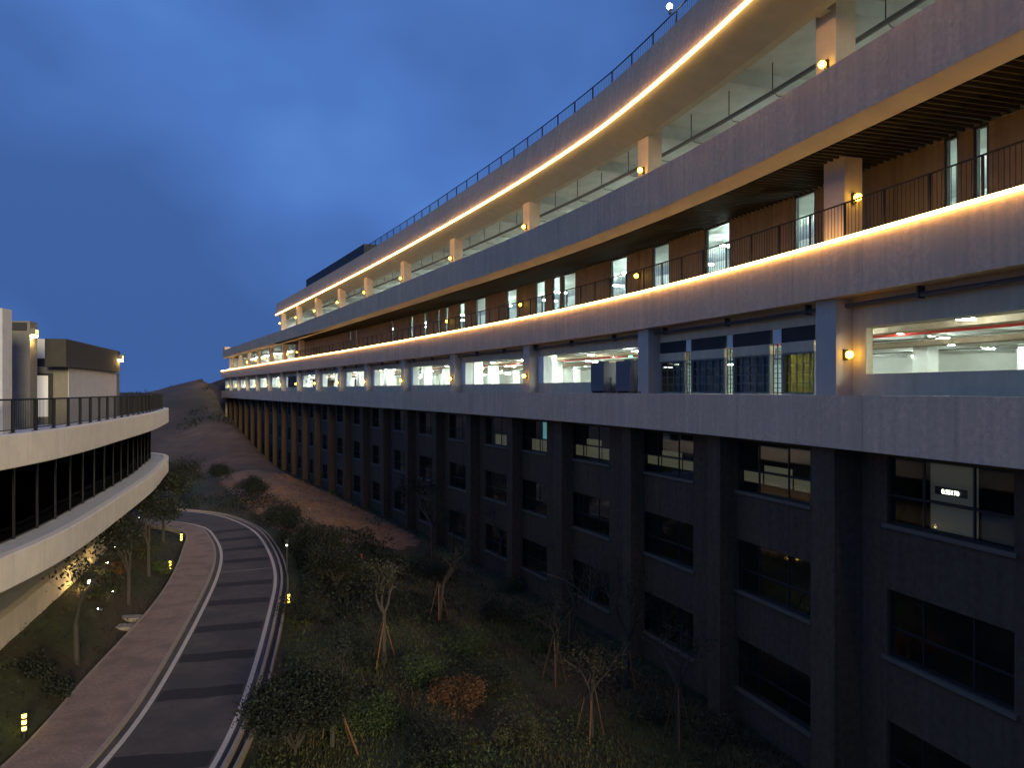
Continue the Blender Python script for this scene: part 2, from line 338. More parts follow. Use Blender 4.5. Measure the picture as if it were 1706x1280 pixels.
# fascia panels, 3 m long with open joints, over a continuous backing
def panels(name, prof, s0, s1, pitch, mt, gap=.010):
    s = s0
    while s < s1 - .1:
        e = min(s + pitch, s1); m = MB(); BC.sweep(m, prof, s + gap / 2, e - gap / 2, 1.5); bp(m, name, mt); s = e
panels('fascia_panel', [(-.12, -1.72), (0, -1.72), (0, -.15), (-.12, -.15)], S0, SE, 3.0, 'fascia')
panels('fascia_panel', [(-.12, 2.74), (0, 2.74), (0, 4.34), (-.12, 4.34)], S0, SE, 3.0, 'fascia')
oFi = lambda s: oF(s) - .12
panels('fascia_panel', [(oFi, 7.19), (oF, 7.19), (oF, 8.84), (oFi, 8.84)], S0, SE - 6, 3.0, 'fascia')
m = MB(); BC.sweep(m, [(lambda s: oF(s) - .5, 6.93), (oF, 7.185), (lambda s: oF(s) - .125, 7.185), (lambda s: oF(s) - .5, 7.12)], S0, SE - 6); bp(m, 'sloped_soffit_edge', 'soffit')
# slabs
m = MB(); BC.box(m, S0, SE, -.125, -36, -1.715, -.16, 3); bp(m, 'floor_slab', 'soffit')
m = MB(); BC.box(m, S0, SE, -.125, -.40, 3.0, 4.335, 3); BC.box(m, S0, SE, -.125, -1.1, 2.745, 2.97, 3); bp(m, 'parapet', 'fascia')
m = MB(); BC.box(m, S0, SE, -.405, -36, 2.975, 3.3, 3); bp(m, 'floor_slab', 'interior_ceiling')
m = MB(); BC.sweep(m, [(lambda s: oF(s) - .125, 7.19), (lambda s: oF(s) - .125, 8.83), (lambda s: oF(s) - .35, 8.83), (lambda s: oF(s) - .35, 7.19)], S0, SE - 6); bp(m, 'parapet', 'fascia')
m = MB(); BC.sweep(m, [(lambda s: oF(s) - .355, 7.2), (-18, 7.2), (-18, 7.6), (lambda s: oF(s) - .355, 7.6)], S0, SE - 6, 3); bp(m, 'floor_slab', 'slat_metal')
m = MB(); BC.box(m, SE - 9, SE - 6, lambda s: oF(s) + .01, lambda s: oF(s) - 1.2, 8.845, 9.5); bp(m, 'parapet_end', 'fascia')
m = MB(); BC.box(m, S0, SE - 6.2, lambda s: oF(s) - .36, -17.7, 7.601, 7.62, 3); bp(m, 'deck_floor', 'interior_floor')
# roof edge
G_o = lambda s: oH(s) - 1.5
m = MB(); BC.sweep(m, [(oH, 12.0), (lambda s: oH(s) - .25, 13.85), (lambda s: oH(s) - .8, 13.9), (lambda s: oH(s) - .8, 12.6), (lambda s: oH(s) - 1.85, 12.3), (lambda s: oH(s) - 1.85, 11.4), (G_o, 11.4)], S0, SR); bp(m, 'roof_edge', 'soffit')
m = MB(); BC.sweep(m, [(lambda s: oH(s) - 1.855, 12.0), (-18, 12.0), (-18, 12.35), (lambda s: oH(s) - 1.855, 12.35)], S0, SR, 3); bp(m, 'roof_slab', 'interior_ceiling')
panels('roof_fascia_panel', [(lambda s: oH(s) + .012, 12.06), (lambda s: oH(s) - .225, 13.87), (lambda s: oH(s) - .26, 13.87), (lambda s: oH(s) - .02, 12.06)], S0, SR, 4.0, 'fascia')
# glowing strips
m = MB(); m.tube(BC.line(S0, SE, .035, 4.385, 1.5), .05, 7); bp(m, 'light_strip', 'strip_light', label='amber light strip along the parapet of the middle deck')
m = MB(); m.tube([(*BC.at(s, oH(s) + .045), 11.995 + EYE) for s in np.arange(S0, SR + .1, 1.5)], .06, 7); bp(m, 'light_strip', 'strip_light', label='amber light strip along the roof edge')
# back and end walls
m = MB(); BC.box(m, S0, SE, -17.7, -18, LOW, -1.72, 4); BC.box(m, S0, SE, -17.7, -18, 3.3, 12.0, 4); BC.box(m, S0, SE, -35.6, -36, -.16, 2.975, 4); bp(m, 'back_wall', 'interior_white')
m = MB(); BC.box(m, SE - .3, SE - .01, -.9, -17.7, LOW, -1.72); bp(m, 'end_wall', 'fascia')
m = MB(); BC.box(m, SE - .3, SE - .01, -.9, -17.7, -.15, 2.74); BC.box(m, SE - 6.3, SE - 6.01, -.9, -17.7, 3.3, 7.2); BC.box(m, S0, S0 + .3, -.9, -17.7, LOW, 12.0); bp(m, 'end_wall', 'interior_white')
m = MB(); BC.box(m, SR - .3, SR - .01, -1.2, -17.7, 7.6, 12.0); bp(m, 'end_wall', 'interior_white')
# columns on the open decks
for s in COLS:
    for h0, h1, t in ((-.158, 2.74, 'column_paint'), (3.302, 7.19, 'column_paint'), (7.622, 12.0, 'column_paint')):
        if h0 > 7 and s > SR - 1: continue
        if 3 < h0 < 4 and 30 < s < 112: continue
        m = MB(); BC.box(m, s, s + .88, -.25 if h0 < 3 or h0 > 7 else -.55, -.95 if h0 < 3 or h0 > 7 else -1.2, h0, h1); bp(m, 'column', t)
# ---- level 1: sill wall, lintel, openings
WO, WI = -.86, -1.10
sA = BC.at_px(1406, WO); sB = BC.at_px(1357, WO); sC = BC.at_px(1089, WO); sOp = BC.at_px(1443, WO)
m = MB(); BC.box(m, S0, sA, WO, WI, -.155, .47); BC.box(m, S0, sA, WO, WI, 1.85, 2.97); BC.box(m, sOp, sA, WO, WI, .47, 1.85)
bp(m, 'deck_wall', 'wall_cream')
m = MB(); BC.box(m, sC, SE, WO, WI, -.155, .42); BC.box(m, sC, SE, WO, WI, 2.05, 2.97); bp(m, 'deck_wall', 'wall_cream')
m = MB(); BC.box(m, sA, sC, WO, WI, 2.12, 2.97); bp(m, 'lintel', 'wall_cream')
for s in COLS:
    if s > sC + 1: m = MB(); BC.box(m, s - .7, s - .02, WO + .01, WI - .35, .425, 2.045); bp(m, 'white_return', 'interior_white')
m = MB(); a, b = BC.at_px(498, WO), BC.at_px(480, WO); BC.box(m, a, b, WO + .02, WI, .425, 2.045); bp(m, 'dark_infill', 'house_dark')
def grid_frame(m, s0, s1, h0, h1, o0, o1, cols, rows, w=.03, hm=False):
    for c in cols: BC.box(m, c - w / 2, c + w / 2, o0, o1, h0, h1, 9)
    for r in rows: BC.box(m, s0, s1, o0 - .002, o1 + .002, r - w / 2, r + w / 2, 9)
bays = [(1357, 1303, 'glass_amber'), (1282, 1222, 'glass_dark'), (1207, 1151, 'glass_dark'), (1140, 1091, 'glass_dark')]
for x0, x1, gm in bays:
    a, b = BC.at_px(x0, WO), BC.at_px(x1, WO)
    m = MB(); BC.box(m, a, b, WO, WI + .05, -.15, -.08); BC.box(m, a, a + .07, WO, WI + .05, -.08, 1.2); BC.box(m, b - .07, b, WO, WI + .05, -.08, 1.2); BC.box(m, a, b, WO, WI + .05, 1.2, 1.26)
    nn = 5; grid_frame(m, a + .07, b - .07, -.08, 1.2, WO - .06, WO - .1, [a + (b - a) * k / nn for k in range(1, nn)], [-.08 + 1.28 * k / 4 for k in range(1, 4)], .022)
    fr = bp(m, 'glazed_bay', 'house_olive')
    m = MB(); BC.box(m, a + .07, b - .07, WO - .11, WO - .12, -.08, 1.2); bp(m, 'pane', gm, fr)
    m = MB(); BC.box(m, a, b, WO + .03, WI, 1.262, 1.62); bp(m, 'shutter_box', 'wall_cream', fr)
    m = MB(); BC.box(m, a, b, WO - .02, WI, 1.622, 2.118); bp(m, 'transom_panel', 'house_dark', fr)
for x0, x1 in ((1300, 1286), (1219, 1210), (1150, 1142)):
    a, b = BC.at_px(x0, WO), BC.at_px(x1, WO)
    m = MB(); grid_frame(m, a, b, -.15, 2.118, WO - .05, WO - .09, [a, (a + b) / 2, b], [-.1 + k * .17 for k in range(8)], .022); fr = bp(m, 'slot_window', 'dark_frame')
    m = MB(); BC.box(m, a, b, WO - .04, WI, 1.62, 2.118); bp(m, 'transom_panel', 'interior_white', fr)
    m = MB(); BC.box(m, a, b, WO - .10, WO - .11, -.14, 1.6); bp(m, 'pane', 'glass', fr)
# interior columns and pipes of level 1
for s in COLS:
    for o in (-9.0, -17.5, -26.0):
        m = MB(); BC.box(m, s, s + .8, o, o - .8, -.155, 2.97, 9); bp(m, 'inner_column', 'interior_white')
    if s < sC - 3 or s > sC + 1: m = MB(); BC.box(m, s + 4.6, s + 5.4, -4.0, -4.8, -.155, 2.97, 9); bp(m, 'inner_column', 'interior_white')
m = MB(); m.tube(BC.line(S0, SE, -.62, 2.52, 3), .07, 6); bp(m, 'service_pipe', 'pipe_grey')
for s in np.arange(S0 + 2, 120, 4.4):
    m = MB(); BC.box(m, s, s + .05, -.5, -.74, 2.42, 2.743, 9); bp(m, 'pipe_bracket', 'pipe_grey')
for s in COLS:
    for ds in (.2, 5.6):
        m = MB(); BC.box(m, s + ds, s + ds + .35, -1.2, -35, 2.66, 2.974, 9); bp(m, 'deck_beam', 'interior_ceiling')
for o, h, mt in ((-3.2, 2.45, 'pipe_red'), (-6.5, 2.5, 'pipe_grey'), (-10.5, 2.45, 'pipe_red')):
    m = MB(); m.tube(BC.line(S0, SE - 2, o, h, 3), .08, 6); bp(m, 'ceiling_pipe', mt)
for o, h, w_, t_, mt in ((-5.0, 2.30, .5, .06, 'pipe_grey'), (-8.2, 2.36, .9, .26, 'sill'), (-12.6, 2.36, .4, .06, 'pipe_grey'), (-16.2, 2.30, 1.0, .28, 'sill'), (-22, 2.34, .5, .06, 'pipe_grey')):
    m = MB(); BC.box(m, S0 + 1, SE - 3, o, o - w_, h, h + t_, 3); bp(m, 'cable_tray' if t_ < .1 else 'air_duct', mt)
for o, h, w_, t_, mt in ((-6.0, 11.1, .5, .06, 'pipe_grey'), (-10.2, 10.9, .9, .35, 'sill')):
    m = MB(); BC.box(m, S0 + 1, SR - 3, o, o - w_, h, h + t_, 3); bp(m, 'cable_tray' if t_ < .1 else 'air_duct', mt)
for s in (20.2, 33.0, 61.0):
    p = BC.at(s, -6.2); m = MB(); m.tube([(p[0], p[1], EYE - .15), (p[0], p[1], EYE + 2.5)], .09, 8); bp(m, 'riser_pipe', 'pipe_red')
# ---- level 2: cladding panels and tall windows
CO = -2.2
wins = [(1647, 1623), (1597, 1574), (1358, 1324), (1216, 1175), (1115, 1087), (1045, 1017), (959, 937), (933, 920), (908, 892), (861, 844), (809, 793), (774, 765), (747, 741), (733, 729), (710, 706), (688, 683), (655, 652), (595, 593), (585, 583)]
ws = sorted((BC.at_px(a, CO), BC.at_px(b, CO)) for a, b in wins)
sOpen = BC.at_px(492, CO)
ws = [(a, max(b, a + .3)) for a, b in ws]
edges = [S0] + [v for w in ws for v in w] + [sOpen]
for k in range(0, len(edges), 2):
    a, b = edges[k], edges[k + 1]; n = max(1, int(round((b - a) / 1.5)))
    for j in range(n):
        m = MB(); t0, t1 = a + (b - a) * j / n, a + (b - a) * (j + 1) / n; dj = .012 * ((j * 7 + k) % 3)
        BC.box(m, t0 + .006, t1 - .006, CO + dj, CO - .15, 3.302, 7.03, 9); bp(m, 'cladding_panel', 'brown_clad')
for a, b in ws:
    m = MB(); w = min(.06, (b - a) * .15)
    BC.box(m, a, a + w, CO - .01, CO - .14, 3.302, 7.03, 9); BC.box(m, b - w, b, CO - .01, CO - .14, 3.302, 7.03, 9)
    BC.box(m, a + w, b - w, CO - .012, CO - .14, 3.302, 3.38, 9); BC.box(m, a + w, b - w, CO - .012, CO - .14, 6.95, 7.03, 9)
    fr = bp(m, 'tall_window', 'dark_frame'); m = MB(); BC.box(m, a + w, b - w, CO - .07, CO - .08, 3.38, 6.95, 9); bp(m, 'pane', 'glass', fr)
m = MB(); BC.box(m, S0, sOpen, -7.8, -8, 3.302, 7.03, 3); bp(m, 'corridor_wall', 'interior_white')
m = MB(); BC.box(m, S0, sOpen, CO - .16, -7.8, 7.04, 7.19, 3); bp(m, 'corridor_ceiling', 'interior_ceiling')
m = MB(); BC.box(m, S0, SE - 6.4, CO - .16, -7.8, 3.303, 3.33, 3); bp(m, 'corridor_floor', 'interior_floor')
m = MB(); BC.box(m, sOpen, sOpen + .2, CO, -7.8, 3.302, 7.19); bp(m, 'corridor_end_wall', 'interior_white')
m = MB(); BC.box(m, sOpen + .3, SE - 6.4, -6, -6.2, 3.335, 7.19, 3); bp(m, 'corridor_wall', 'interior_white')
# dark soffit slats across the middle deck
s = S0 + 1
m = MB(); m.box(0, 2.75, -.03, .03, -.09, .09); me_s = mesh_from('slat', m.V, m.F, 'slat_metal')
cnt = 0
while s < sOpen:
    if s < 62:
        p = BC.at(s, -2.18); nrm = BC.nor(s)
        o = link('slat', me_s, BLD, (p[0] - B0[0], p[1] - B0[1], EYE + 7.1 - B0[2]), math.atan2(nrm[1], nrm[0])); cnt += 1
    s += .26
m = MB(); s = 62.
while s < sOpen: BC.box(m, s, s + .07, .9 + .0 * s, -2.18, 7.02, 7.19, 9); s += .32
bp(m, 'slat_field', 'slat_metal', kind='stuff')
# railings
def railing(name, ofn, h0, h1, s0, s1, pitch, bal, label):
    m = MB(); m.tube([(*BC.at(s, ofn(s)), h1 + EYE) for s in np.arange(s0, s1 + .1, 1.)], .028, 5); m.tube([(*BC.at(s, ofn(s)), h0 + .1 + EYE) for s in np.arange(s0, s1 + .1, 1.)], .016, 4)
    rl = bp(m, name, 'rail_metal', label=label); mp_ = MB(); mp_.box(-.025, .025, -.025, .025, 0, h1 - h0); pm = mesh_from('post', mp_.V, mp_.F, 'rail_metal')
    for s in np.arange(s0, s1, pitch):
        p = BC.at(s, ofn(s)); t = BC.tan(s); link('post', pm, rl, (p[0] - B0[0], p[1] - B0[1], EYE + h0 - B0[2]), math.atan2(t[1], t[0]))
    m = MB()
    for s in np.arange(s0, s1, bal):
        p = BC.at(s, ofn(s)); m.box(p[0] - .006, p[0] + .006, p[1] - .006, p[1] + .006, EYE + h0 + .1, EYE + h1 - .02)
    bp(m, 'balusters', 'rail_metal', rl, kind='stuff')
railing('railing', lambda s: -.27, 4.335, 5.5, S0 + 1, 118, 1.5, .14, 'thin dark metal railing behind the middle light strip')
railing('railing', lambda s: oH(s) - .62, 13.89, 14.75, S0 + 1, 86, 1.9, .16, 'thin dark metal railing on the roof edge')
m = MB(); BC.box(m, 84.5, 112, lambda s: oH(s) - .5, lambda s: oH(s) - 5, 13.9, 15.05, 3); bp(m, 'roof_plant_screen', 'roof_dark')
m = MB(); BC.sweep(m, [(lambda s: oH(s) - .85, 13.3), (-17, 13.3), (-17, 13.45), (lambda s: oH(s) - .85, 13.45)], S0, SR, 3); bp(m, 'roof_deck', 'roof_dark')
# ---- level 3 interior: beams, back partition, hung pipe
for s in COLS:
    if s > SR - 1: continue
    for ds, d in ((.2, .48), (5.5, .32)):
        if s + ds > SR - 1: continue
        m = MB(); BC.box(m, s + ds, s + ds + d, lambda t: oH(t) - 1.9, -15.9, 11.45, 11.995, 9); bp(m, 'ceiling_beam', 'interior_ceiling')
m = MB(); BC.box(m, S0, SR, -16, -16.2, 7.602, 11.99, 3); bp(m, 'deck_back_wall', 'interior_white')
m = MB(); BC.box(m, S0, SR, -8.0, -8.4, 11.5, 11.99, 3); bp(m, 'ceiling_beam', 'interior_ceiling')
m = MB(); m.tube(BC.line(S0, 112, -1.55, 10.9, 3), .085, 6); bp(m, 'hung_pipe', 'pipe_grey')
m = MB(); m.tube(BC.line(S0, 112, -4.2, 11.0, 3), .06, 6); bp(m, 'hung_pipe', 'pipe_grey')
for s in np.arange(S0 + 1, 112, 2.6):
    p = BC.at(s, -1.55); m = MB(); m.tube([(p[0], p[1], EYE + 10.85), (p[0], p[1], EYE + 12.0)], .022, 4)
    q = BC.at(s, -1.75); m.tube([(p[0], p[1], EYE + 10.99), (q[0], q[1], EYE + 10.80), (*BC.at(s, -2.3), EYE + 10.80)], .02, 4); bp(m, 'pipe_hanger', 'pipe_grey')
# ---- brick storeys under the ledge
LO, LI = -1.30, -1.60
PIL = [BC.at_px(x, -.45) for x in (1397, 1196, 1048, 933, 851)]
while PIL[-1] + 6.8 < SE - 2: PIL.append(PIL[-1] + 6.8)
PIL = [PIL[0] - 6.5 - 3.4] + PIL          # the near bay is wider
ROWS = [(-3.88, -1.93), (-7.72, -5.78), (-11.5, -9.6)]
wspan = []
known = {1: (1350, 1227), 2: (1155, 1069), 3: (1015, 951), 4: (911, 866)}
for k in range(len(PIL) - 1):
    a, b = PIL[k] + 1.05, PIL[k + 1]
    if k == 0: wspan.append((BC.at_px(1690, LO), BC.at_px(1478, LO)))
    elif k in known: wspan.append(tuple(BC.at_px(x, LO) for x in known[k]))
    else: wspan.append((a + 1.3, b - 1.0))
m = MB(); prev = S0
for (a, b) in wspan:
    BC.box(m, prev, a, LO, LI, LOW, -1.72, 3)
    hp = LOW
    for h0, h1 in reversed(ROWS): BC.box(m, a, b, LO, LI, hp, h0, 3); hp = h1
    BC.box(m, a, b, LO, LI, hp, -1.72, 3); prev = b
BC.box(m, prev, SE, LO, LI, LOW, -1.72, 3); bp(m, 'brick_wall', 'brick')
for k, s in enumerate(PIL):
    m = MB(); BC.box(m, s, s + (1.0 if k < 2 else .8), -.30 if k < 2 else -.55, LO - .01, LOW, -1.721, 3); bp(m, 'pilaster', 'brick')
m = MB(); BC.box(m, S0, SE, -4.6, -4.8, LOW, -1.72, 3); bp(m, 'room_back_wall', 'dark_room')
m = MB()
for h in (-4.75, -8.6): BC.box(m, S0, SE, LI - .005, -4.6, h, h + .3, 3)
bp(m, 'room_floor', 'dark_room')
lit = {(0, 0): 'sign', (1, 0): 'low', (2, 0): 'low', (3, 0): 'low', (4, 0): 'teal', (5, 0): 'low1', (5, 1): 'none'}
for k, (a, b) in enumerate(wspan):
    for r, (h0, h1) in enumerate(ROWS):
        if b > 150 and r == 2: continue
        c1, c2 = a + (b - a) * .30, a + (b - a) * .70; ht = h0 + .42 * (h1 - h0); fw = .055
        m = MB(); BC.box(m, a, b, LO - .10, LO - .16, h0, h0 + fw); BC.box(m, a, b, LO - .10, LO - .16, h1 - fw, h1)
        for c in (a + fw / 2, c1, c2, b - fw / 2): BC.box(m, c - fw / 2, c + fw / 2, LO - .103, LO - .157, h0 + fw, h1 - fw, 9)
        BC.box(m, a + fw, b - fw, LO - .107, LO - .153, ht - .03, ht + .03)
        fr = bp(m, 'window', 'dark_frame')
        m = MB(); BC.box(m, a - .12, b + .12, LO + .09, LI + .02, h0 - .12, h0 - .001); bp(m, 'sill', 'sill', fr)
        near = k < 9; L = lit.get((k, r), 'none')
        cells = [(a + fw, c1 - fw / 2), (c1 + fw / 2, c2 - fw / 2), (c2 + fw / 2, b - fw)] if near else [(a + fw, b - fw)]
        for j, (u, v) in enumerate(cells):
            for q, (p0, p1) in enumerate(((h0 + fw, ht - .03), (ht + .03, h1 - fw)) if near else ((h0 + fw, h1 - fw),)):
                m = MB(); BC.box(m, u, v, LO - .128, LO - .132, p0, p1, 9); bp(m, 'pane', 'glass', fr)
                blind = None
                if L == 'low' and q == 0: blind = ('lit_cream', p0 + (.30 if k < 3 else .12), p1)
                if L == 'low' and q == 1 and j == 1: blind = ('lit_cream', p0, p0 + (.22 if k < 3 else .32))
                if L == 'teal' and j == 0 and q == 1: blind = ('lit_teal', p0, p1)
                if L == 'teal' and j < 2 and q == 0: blind = ('lit_cream', p0, p1)
                if L == 'low1' and j < 2 and q == 0: blind = ('lit_cream', p0, p1)
                if L == 'sign' and j == 1: blind = ('film_dim', p0, p1)
                if L == 'sign' and j == 0 and q == 0: blind = ('film', p0, p1)
                if blind: m = MB(); BC.box(m, u + .02, v - .02, LO - .30, LO - .31, blind[1], blind[2], 9); bp(m, 'blind', blind[0], fr)
# small glowing sign behind the nearest lit window
a, b = wspan[0]; sm = a + (b - a) * .52; tcur = bpy.data.curves.new('sign_text', 'FONT'); tcur.body = '0.55170'; tcur.size = .17; tcur.align_x = 'CENTER'; tcur.extrude = .004
tob = bpy.data.objects.new('tmp', tcur); C.objects.link(tob); bpy.context.view_layer.update()
tme = bpy.data.meshes.new_from_object(tob.evaluated_get(bpy.context.evaluated_depsgraph_get())); bpy.data.objects.remove(tob); tme.materials.clear(); tme.materials.append(MAT['sign_glow'])
p = BC.at(sm, LO - .27); nr = BC.nor(sm)
so = link('window_sign', tme, None, (p[0], p[1], EYE - 2.80), 0, 'small glowing pale yellow digits behind the dark brick wall window', 'sign')
so.rotation_euler = (R(90), 0, math.atan2(nr[1], nr[0]) + R(90))
m = MB(); BC.box(m, sm - .5, sm + .5, LO - .285, LO - .295, -2.84, -2.62, 9)
m.build('backing_board', 'dark_frame', so); bb = [o for o in so.children][0]; bb.matrix_parent_inverse = (Matrix.Translation(so.location) @ so.rotation_euler.to_matrix().to_4x4()).inverted()

# ================================================================== lamps on the building
ORD = ['nearest', 'second', 'third', 'fourth', 'fifth', 'sixth', 'seventh', 'eighth', 'ninth', 'tenth', 'eleventh', 'twelfth', 'thirteenth', 'fourteenth', 'fifteenth', 'sixteenth', 'seventeenth', 'eighteenth', 'nineteenth', 'twentieth']
def ordn(i): return ORD[i] if i < len(ORD) else (ORD[i - 20] + ' far-end').replace('nearest', 'first')
globe = sphere_me('globe', .115, 'lamp_warm')
mbk = MB(); mbk.box(-.03, .06, -.06, .06, -.16, .16); brk = mesh_from('back_plate', mbk.V, mbk.F, 'dark_frame')
def wall_lamp(s, o, h, label, group, along=False):
    p = BC.at(s, o); n = BC.nor(s) if not along else -BC.tan(s)
    t = link('wall_lamp', brk, None, (p[0] + n[0] * .03, p[1] + n[1] * .03, EYE + h), math.atan2(n[1], n[0]), label, 'lamp', group)
    link('globe', globe, t, (.18, 0, 0)); return t
for i, s in enumerate(c for c in COLS[1:] if c < SR - 2):
    wall_lamp(s + .35, -.25, 9.85 + min(.5, .05 * i), '%s round amber lamp from the right on the columns of the top deck' % ordn(i).capitalize(), 'amber lamps of the top deck')
for i, s in enumerate(COLS[1:]):
    if i == 0: wall_lamp(s, -.55, .95 + .1, 'Large amber lamp on the near column beside the wide car park opening', 'amber lamps of the lowest deck', True)
    elif i > 1: wall_lamp(s + .3, -.25, .85, '%s amber lamp from the right on the piers of the lowest deck' % ordn(i - 1).capitalize(), 'amber lamps of the lowest deck')
wall_lamp(COLS[1], -.85, 5.75, 'Large amber lamp on the near column of the middle deck', 'amber lamps of the middle deck', True)
for i, x in enumerate((1066, 871, 748)): wall_lamp(BC.at_px(x, CO + .04), CO + .04, 5.75 + .0 * i, '%s amber lamp from the right on the brown cladding' % ORD[i].capitalize(), 'amber lamps of the middle deck')
for i, x in enumerate((497, 481, 460, 443, 428, 413)): wall_lamp(BC.at_px(x, -.6), -.6, 5.4, '%s amber lamp from the right at the open far end of the middle deck' % ORD[i].capitalize(), 'amber lamps of the middle deck')
p = BC.at(BC.at_px(1120, oH(30) - .62), oH(30) - .5)
t = link('roof_lamp', brk, None, (p[0], p[1], EYE + 14.75), 0, 'small bright white lamp on the roof railing', 'lamp'); lm = sphere_me('bulb', .11, 'lamp_white'); link('bulb', lm, t, (0, 0, .12))
# tube lights
mh = MB(); mh.box(-.62, .62, -.04, .04, .05, .10); mh.tube([(-.5, 0, .1), (-.5, 0, .42)], .01, 4); mh.tube([(.5, 0, .1), (.5, 0, .42)], .01, 4); hous = mesh_from('housing', mh.V, mh.F, 'column_paint')
mt_ = MB(); mt_.tube([(-.6, 0, 0), (.6, 0, 0)], .045, 6); tub = mesh_from('tube', mt_.V, mt_.F, 'tube_white')
def tube_light(s, o, h, label, group, rz=0.):
    p = BC.at(s, o); n = BC.nor(s); t = link('tube_light', hous, None, (p[0], p[1], EYE + h), math.atan2(n[1], n[0]) + rz, label, 'light', group); link('tube', tub, t)
for r, (o, w) in enumerate(((-3.6, 'first'), (-7.2, 'second'), (-10.8, 'third'), (-14.4, 'fourth'), (-19.5, 'fifth'), (-25, 'sixth'), (-31, 'deepest'))):
    for i, s in enumerate(np.arange(11. + 1.3 * (r % 2), SE - 6, 5.3 if r < 2 else 7.5 if r < 4 else 9.)):
        tube_light(s, o, 2.5, '%s tube light from the right, %s row of the lowest deck' % (ordn(i).capitalize(), w), 'tube lights of the lowest deck')
for i, s in enumerate(np.arange(12., sOpen - 3, 4.1)): tube_light(s, -4.0 - (i % 2) * 1.6, 6.5, '%s white tube light from the right behind the tall windows' % ordn(i).capitalize(), 'tube lights of the middle deck')
for i, s in enumerate(np.arange(sOpen + 4, SE - 10, 9)): tube_light(s, -4, 6.6, '%s white tube light in the open far end of the middle deck' % ordn(i).capitalize(), 'tube lights of the middle deck')
for r, (o, w) in enumerate(((-7.0, 'front'), (-12.5, 'back'))):
    for i, s in enumerate(np.arange(10. + 2 * r, SR - 3, 5.6)): tube_light(s, o, 11.1, '%s white tube light from the right in the %s row of the top deck' % (ordn(i).capitalize(), w), 'tube lights of the top deck')
# green exit boxes
for i, (s, o) in enumerate(((17.5, -6.), (36., -7.), (52., -9.))):
    q = BC.at(s, o); m = MB(); m.box(-.16, .16, -.03, .03, -.07, .07); m.build('exit_lamp', 'dark_frame', None, loc=(q[0], q[1], EYE + 2.3), label='%s small green exit lamp under the lowest deck ceiling' % ORD[i].capitalize(), cat='lamp', group='exit lamps')
for o in [x for x in C.objects if x.name.startswith('exit_lamp')]:
    m = MB(); m.box(-.14, .14, -.036, .036, -.05, .05); m.build('green_panel', 'exit_green', o)

# ================================================================== outdoor units on the ledge
def outdoor_unit(x, label):
    a = BC.at_px(x, -.1); p = BC.at(a + .6, -.45); t = BC.tan(a); rz = math.atan2(t[1], t[0])
    root = thing('outdoor_unit', label, 'air conditioner', (p[0], p[1], EYE - .149), rz, 'air conditioner units')
    W, D, H = .66, .38, 1.50
    m = MB(); m.box(-W, W, -D, D, .10, H); cs = m.build('casing', 'unit_casing', root)
    for yy in (-D - .006, D + .001):
        m = MB()
        for k in range(14): m.box(-W + .06, W - .06, yy, yy + .005, .35 + k * .08, .39 + k * .08)
        m.build('grille', 'pipe_grey', cs)
    for xx in (-W + .1, W - .1):
        m = MB(); m.box(xx - .05, xx + .05, -D + .03, D - .03, 0, .10); m.build('foot', 'sill', root)
    m = MB()
    for k in range(20):
        a0 = 2 * math.pi * k / 20; a1 = 2 * math.pi * (k + 1) / 20
        m.add([(math.cos(a0) * .27, math.sin(a0) * .27, H), (math.cos(a1) * .27, math.sin(a1) * .27, H), (math.cos(a1) * .27, math.sin(a1) * .27, H + .09), (math.cos(a0) * .27, math.sin(a0) * .27, H + .09), (math.cos(a0) * .25, math.sin(a0) * .25, H + .09), (math.cos(a1) * .25, math.sin(a1) * .25, H + .09)], [(0, 1, 2, 3), (3, 2, 5, 4)])
    m.build('fan_ring', 'pipe_grey', root)
    m = MB(); m.box(-.26, .26, -.025, .025, H + .02, H + .04); m.box(-.025, .025, -.26, .26, H + .045, H + .065); m.build('fan_guard', 'dark_frame', root)
    m = MB(); m.tube([(-W, .0, .75), (-W - .12, .05, .72), (-W - .2, .1, .4), (-W - .38, .15, .08), (-W - .6, .2, .03)], .045, 6); m.build('hose', 'dark_frame', root)
outdoor_unit(1050, 'grey air conditioner unit on the ledge, nearer to the glazed bays'); outdoor_unit(1006, 'grey air conditioner unit on the ledge, farther from the glazed bays')

# ================================================================== curved terrace building on the left
T0 = (*LC.at(20, -4), EYE - 12.2)
TB = thing('terrace_building', 'curved white terrace building with stacked rounded balconies beside the road', 'building', T0)
def tp(m, name, mt, parent=None, smooth=False, **k): return m.build(name, mt, parent or TB, smooth, T0, **k)
for hb, ht in ((-2.5, -1.42), (-6.3, -5.22)):
    m = MB(); LC.sweep(m, [(-.02, hb), (0, hb + .03), (0, ht - .02), (-.03, ht), (-.35, ht), (-.35, hb)], 0, LC.len, .7); tp(m, 'balcony_band', 'terrace_fascia')
    m = MB(); LC.sweep(m, [(-.352, ht - .06), (-9, ht - .06), (-9, hb + .3), (-.352, hb + .3)], 0, LC.len, 1.5); tp(m, 'balcony_slab', 'terrace_top')
m = MB(); LC.box(m, 0, LC.len - 1, -2.9, -3.3, -12.2, -9.0, 1.); tp(m, 'base_wall', 'terrace_fascia')
m = MB(); LC.box(m, 0, LC.len - 1, -4.6, -4.9, -12.2, -6.0, 1.5); tp(m, 'undercroft_wall', 'house_dark')
m = MB(); LC.box(m, 0, LC.len - 1, -3.31, -8.8, -9.3, -9.05, 1.5); tp(m, 'undercroft_floor', 'terrace_top')
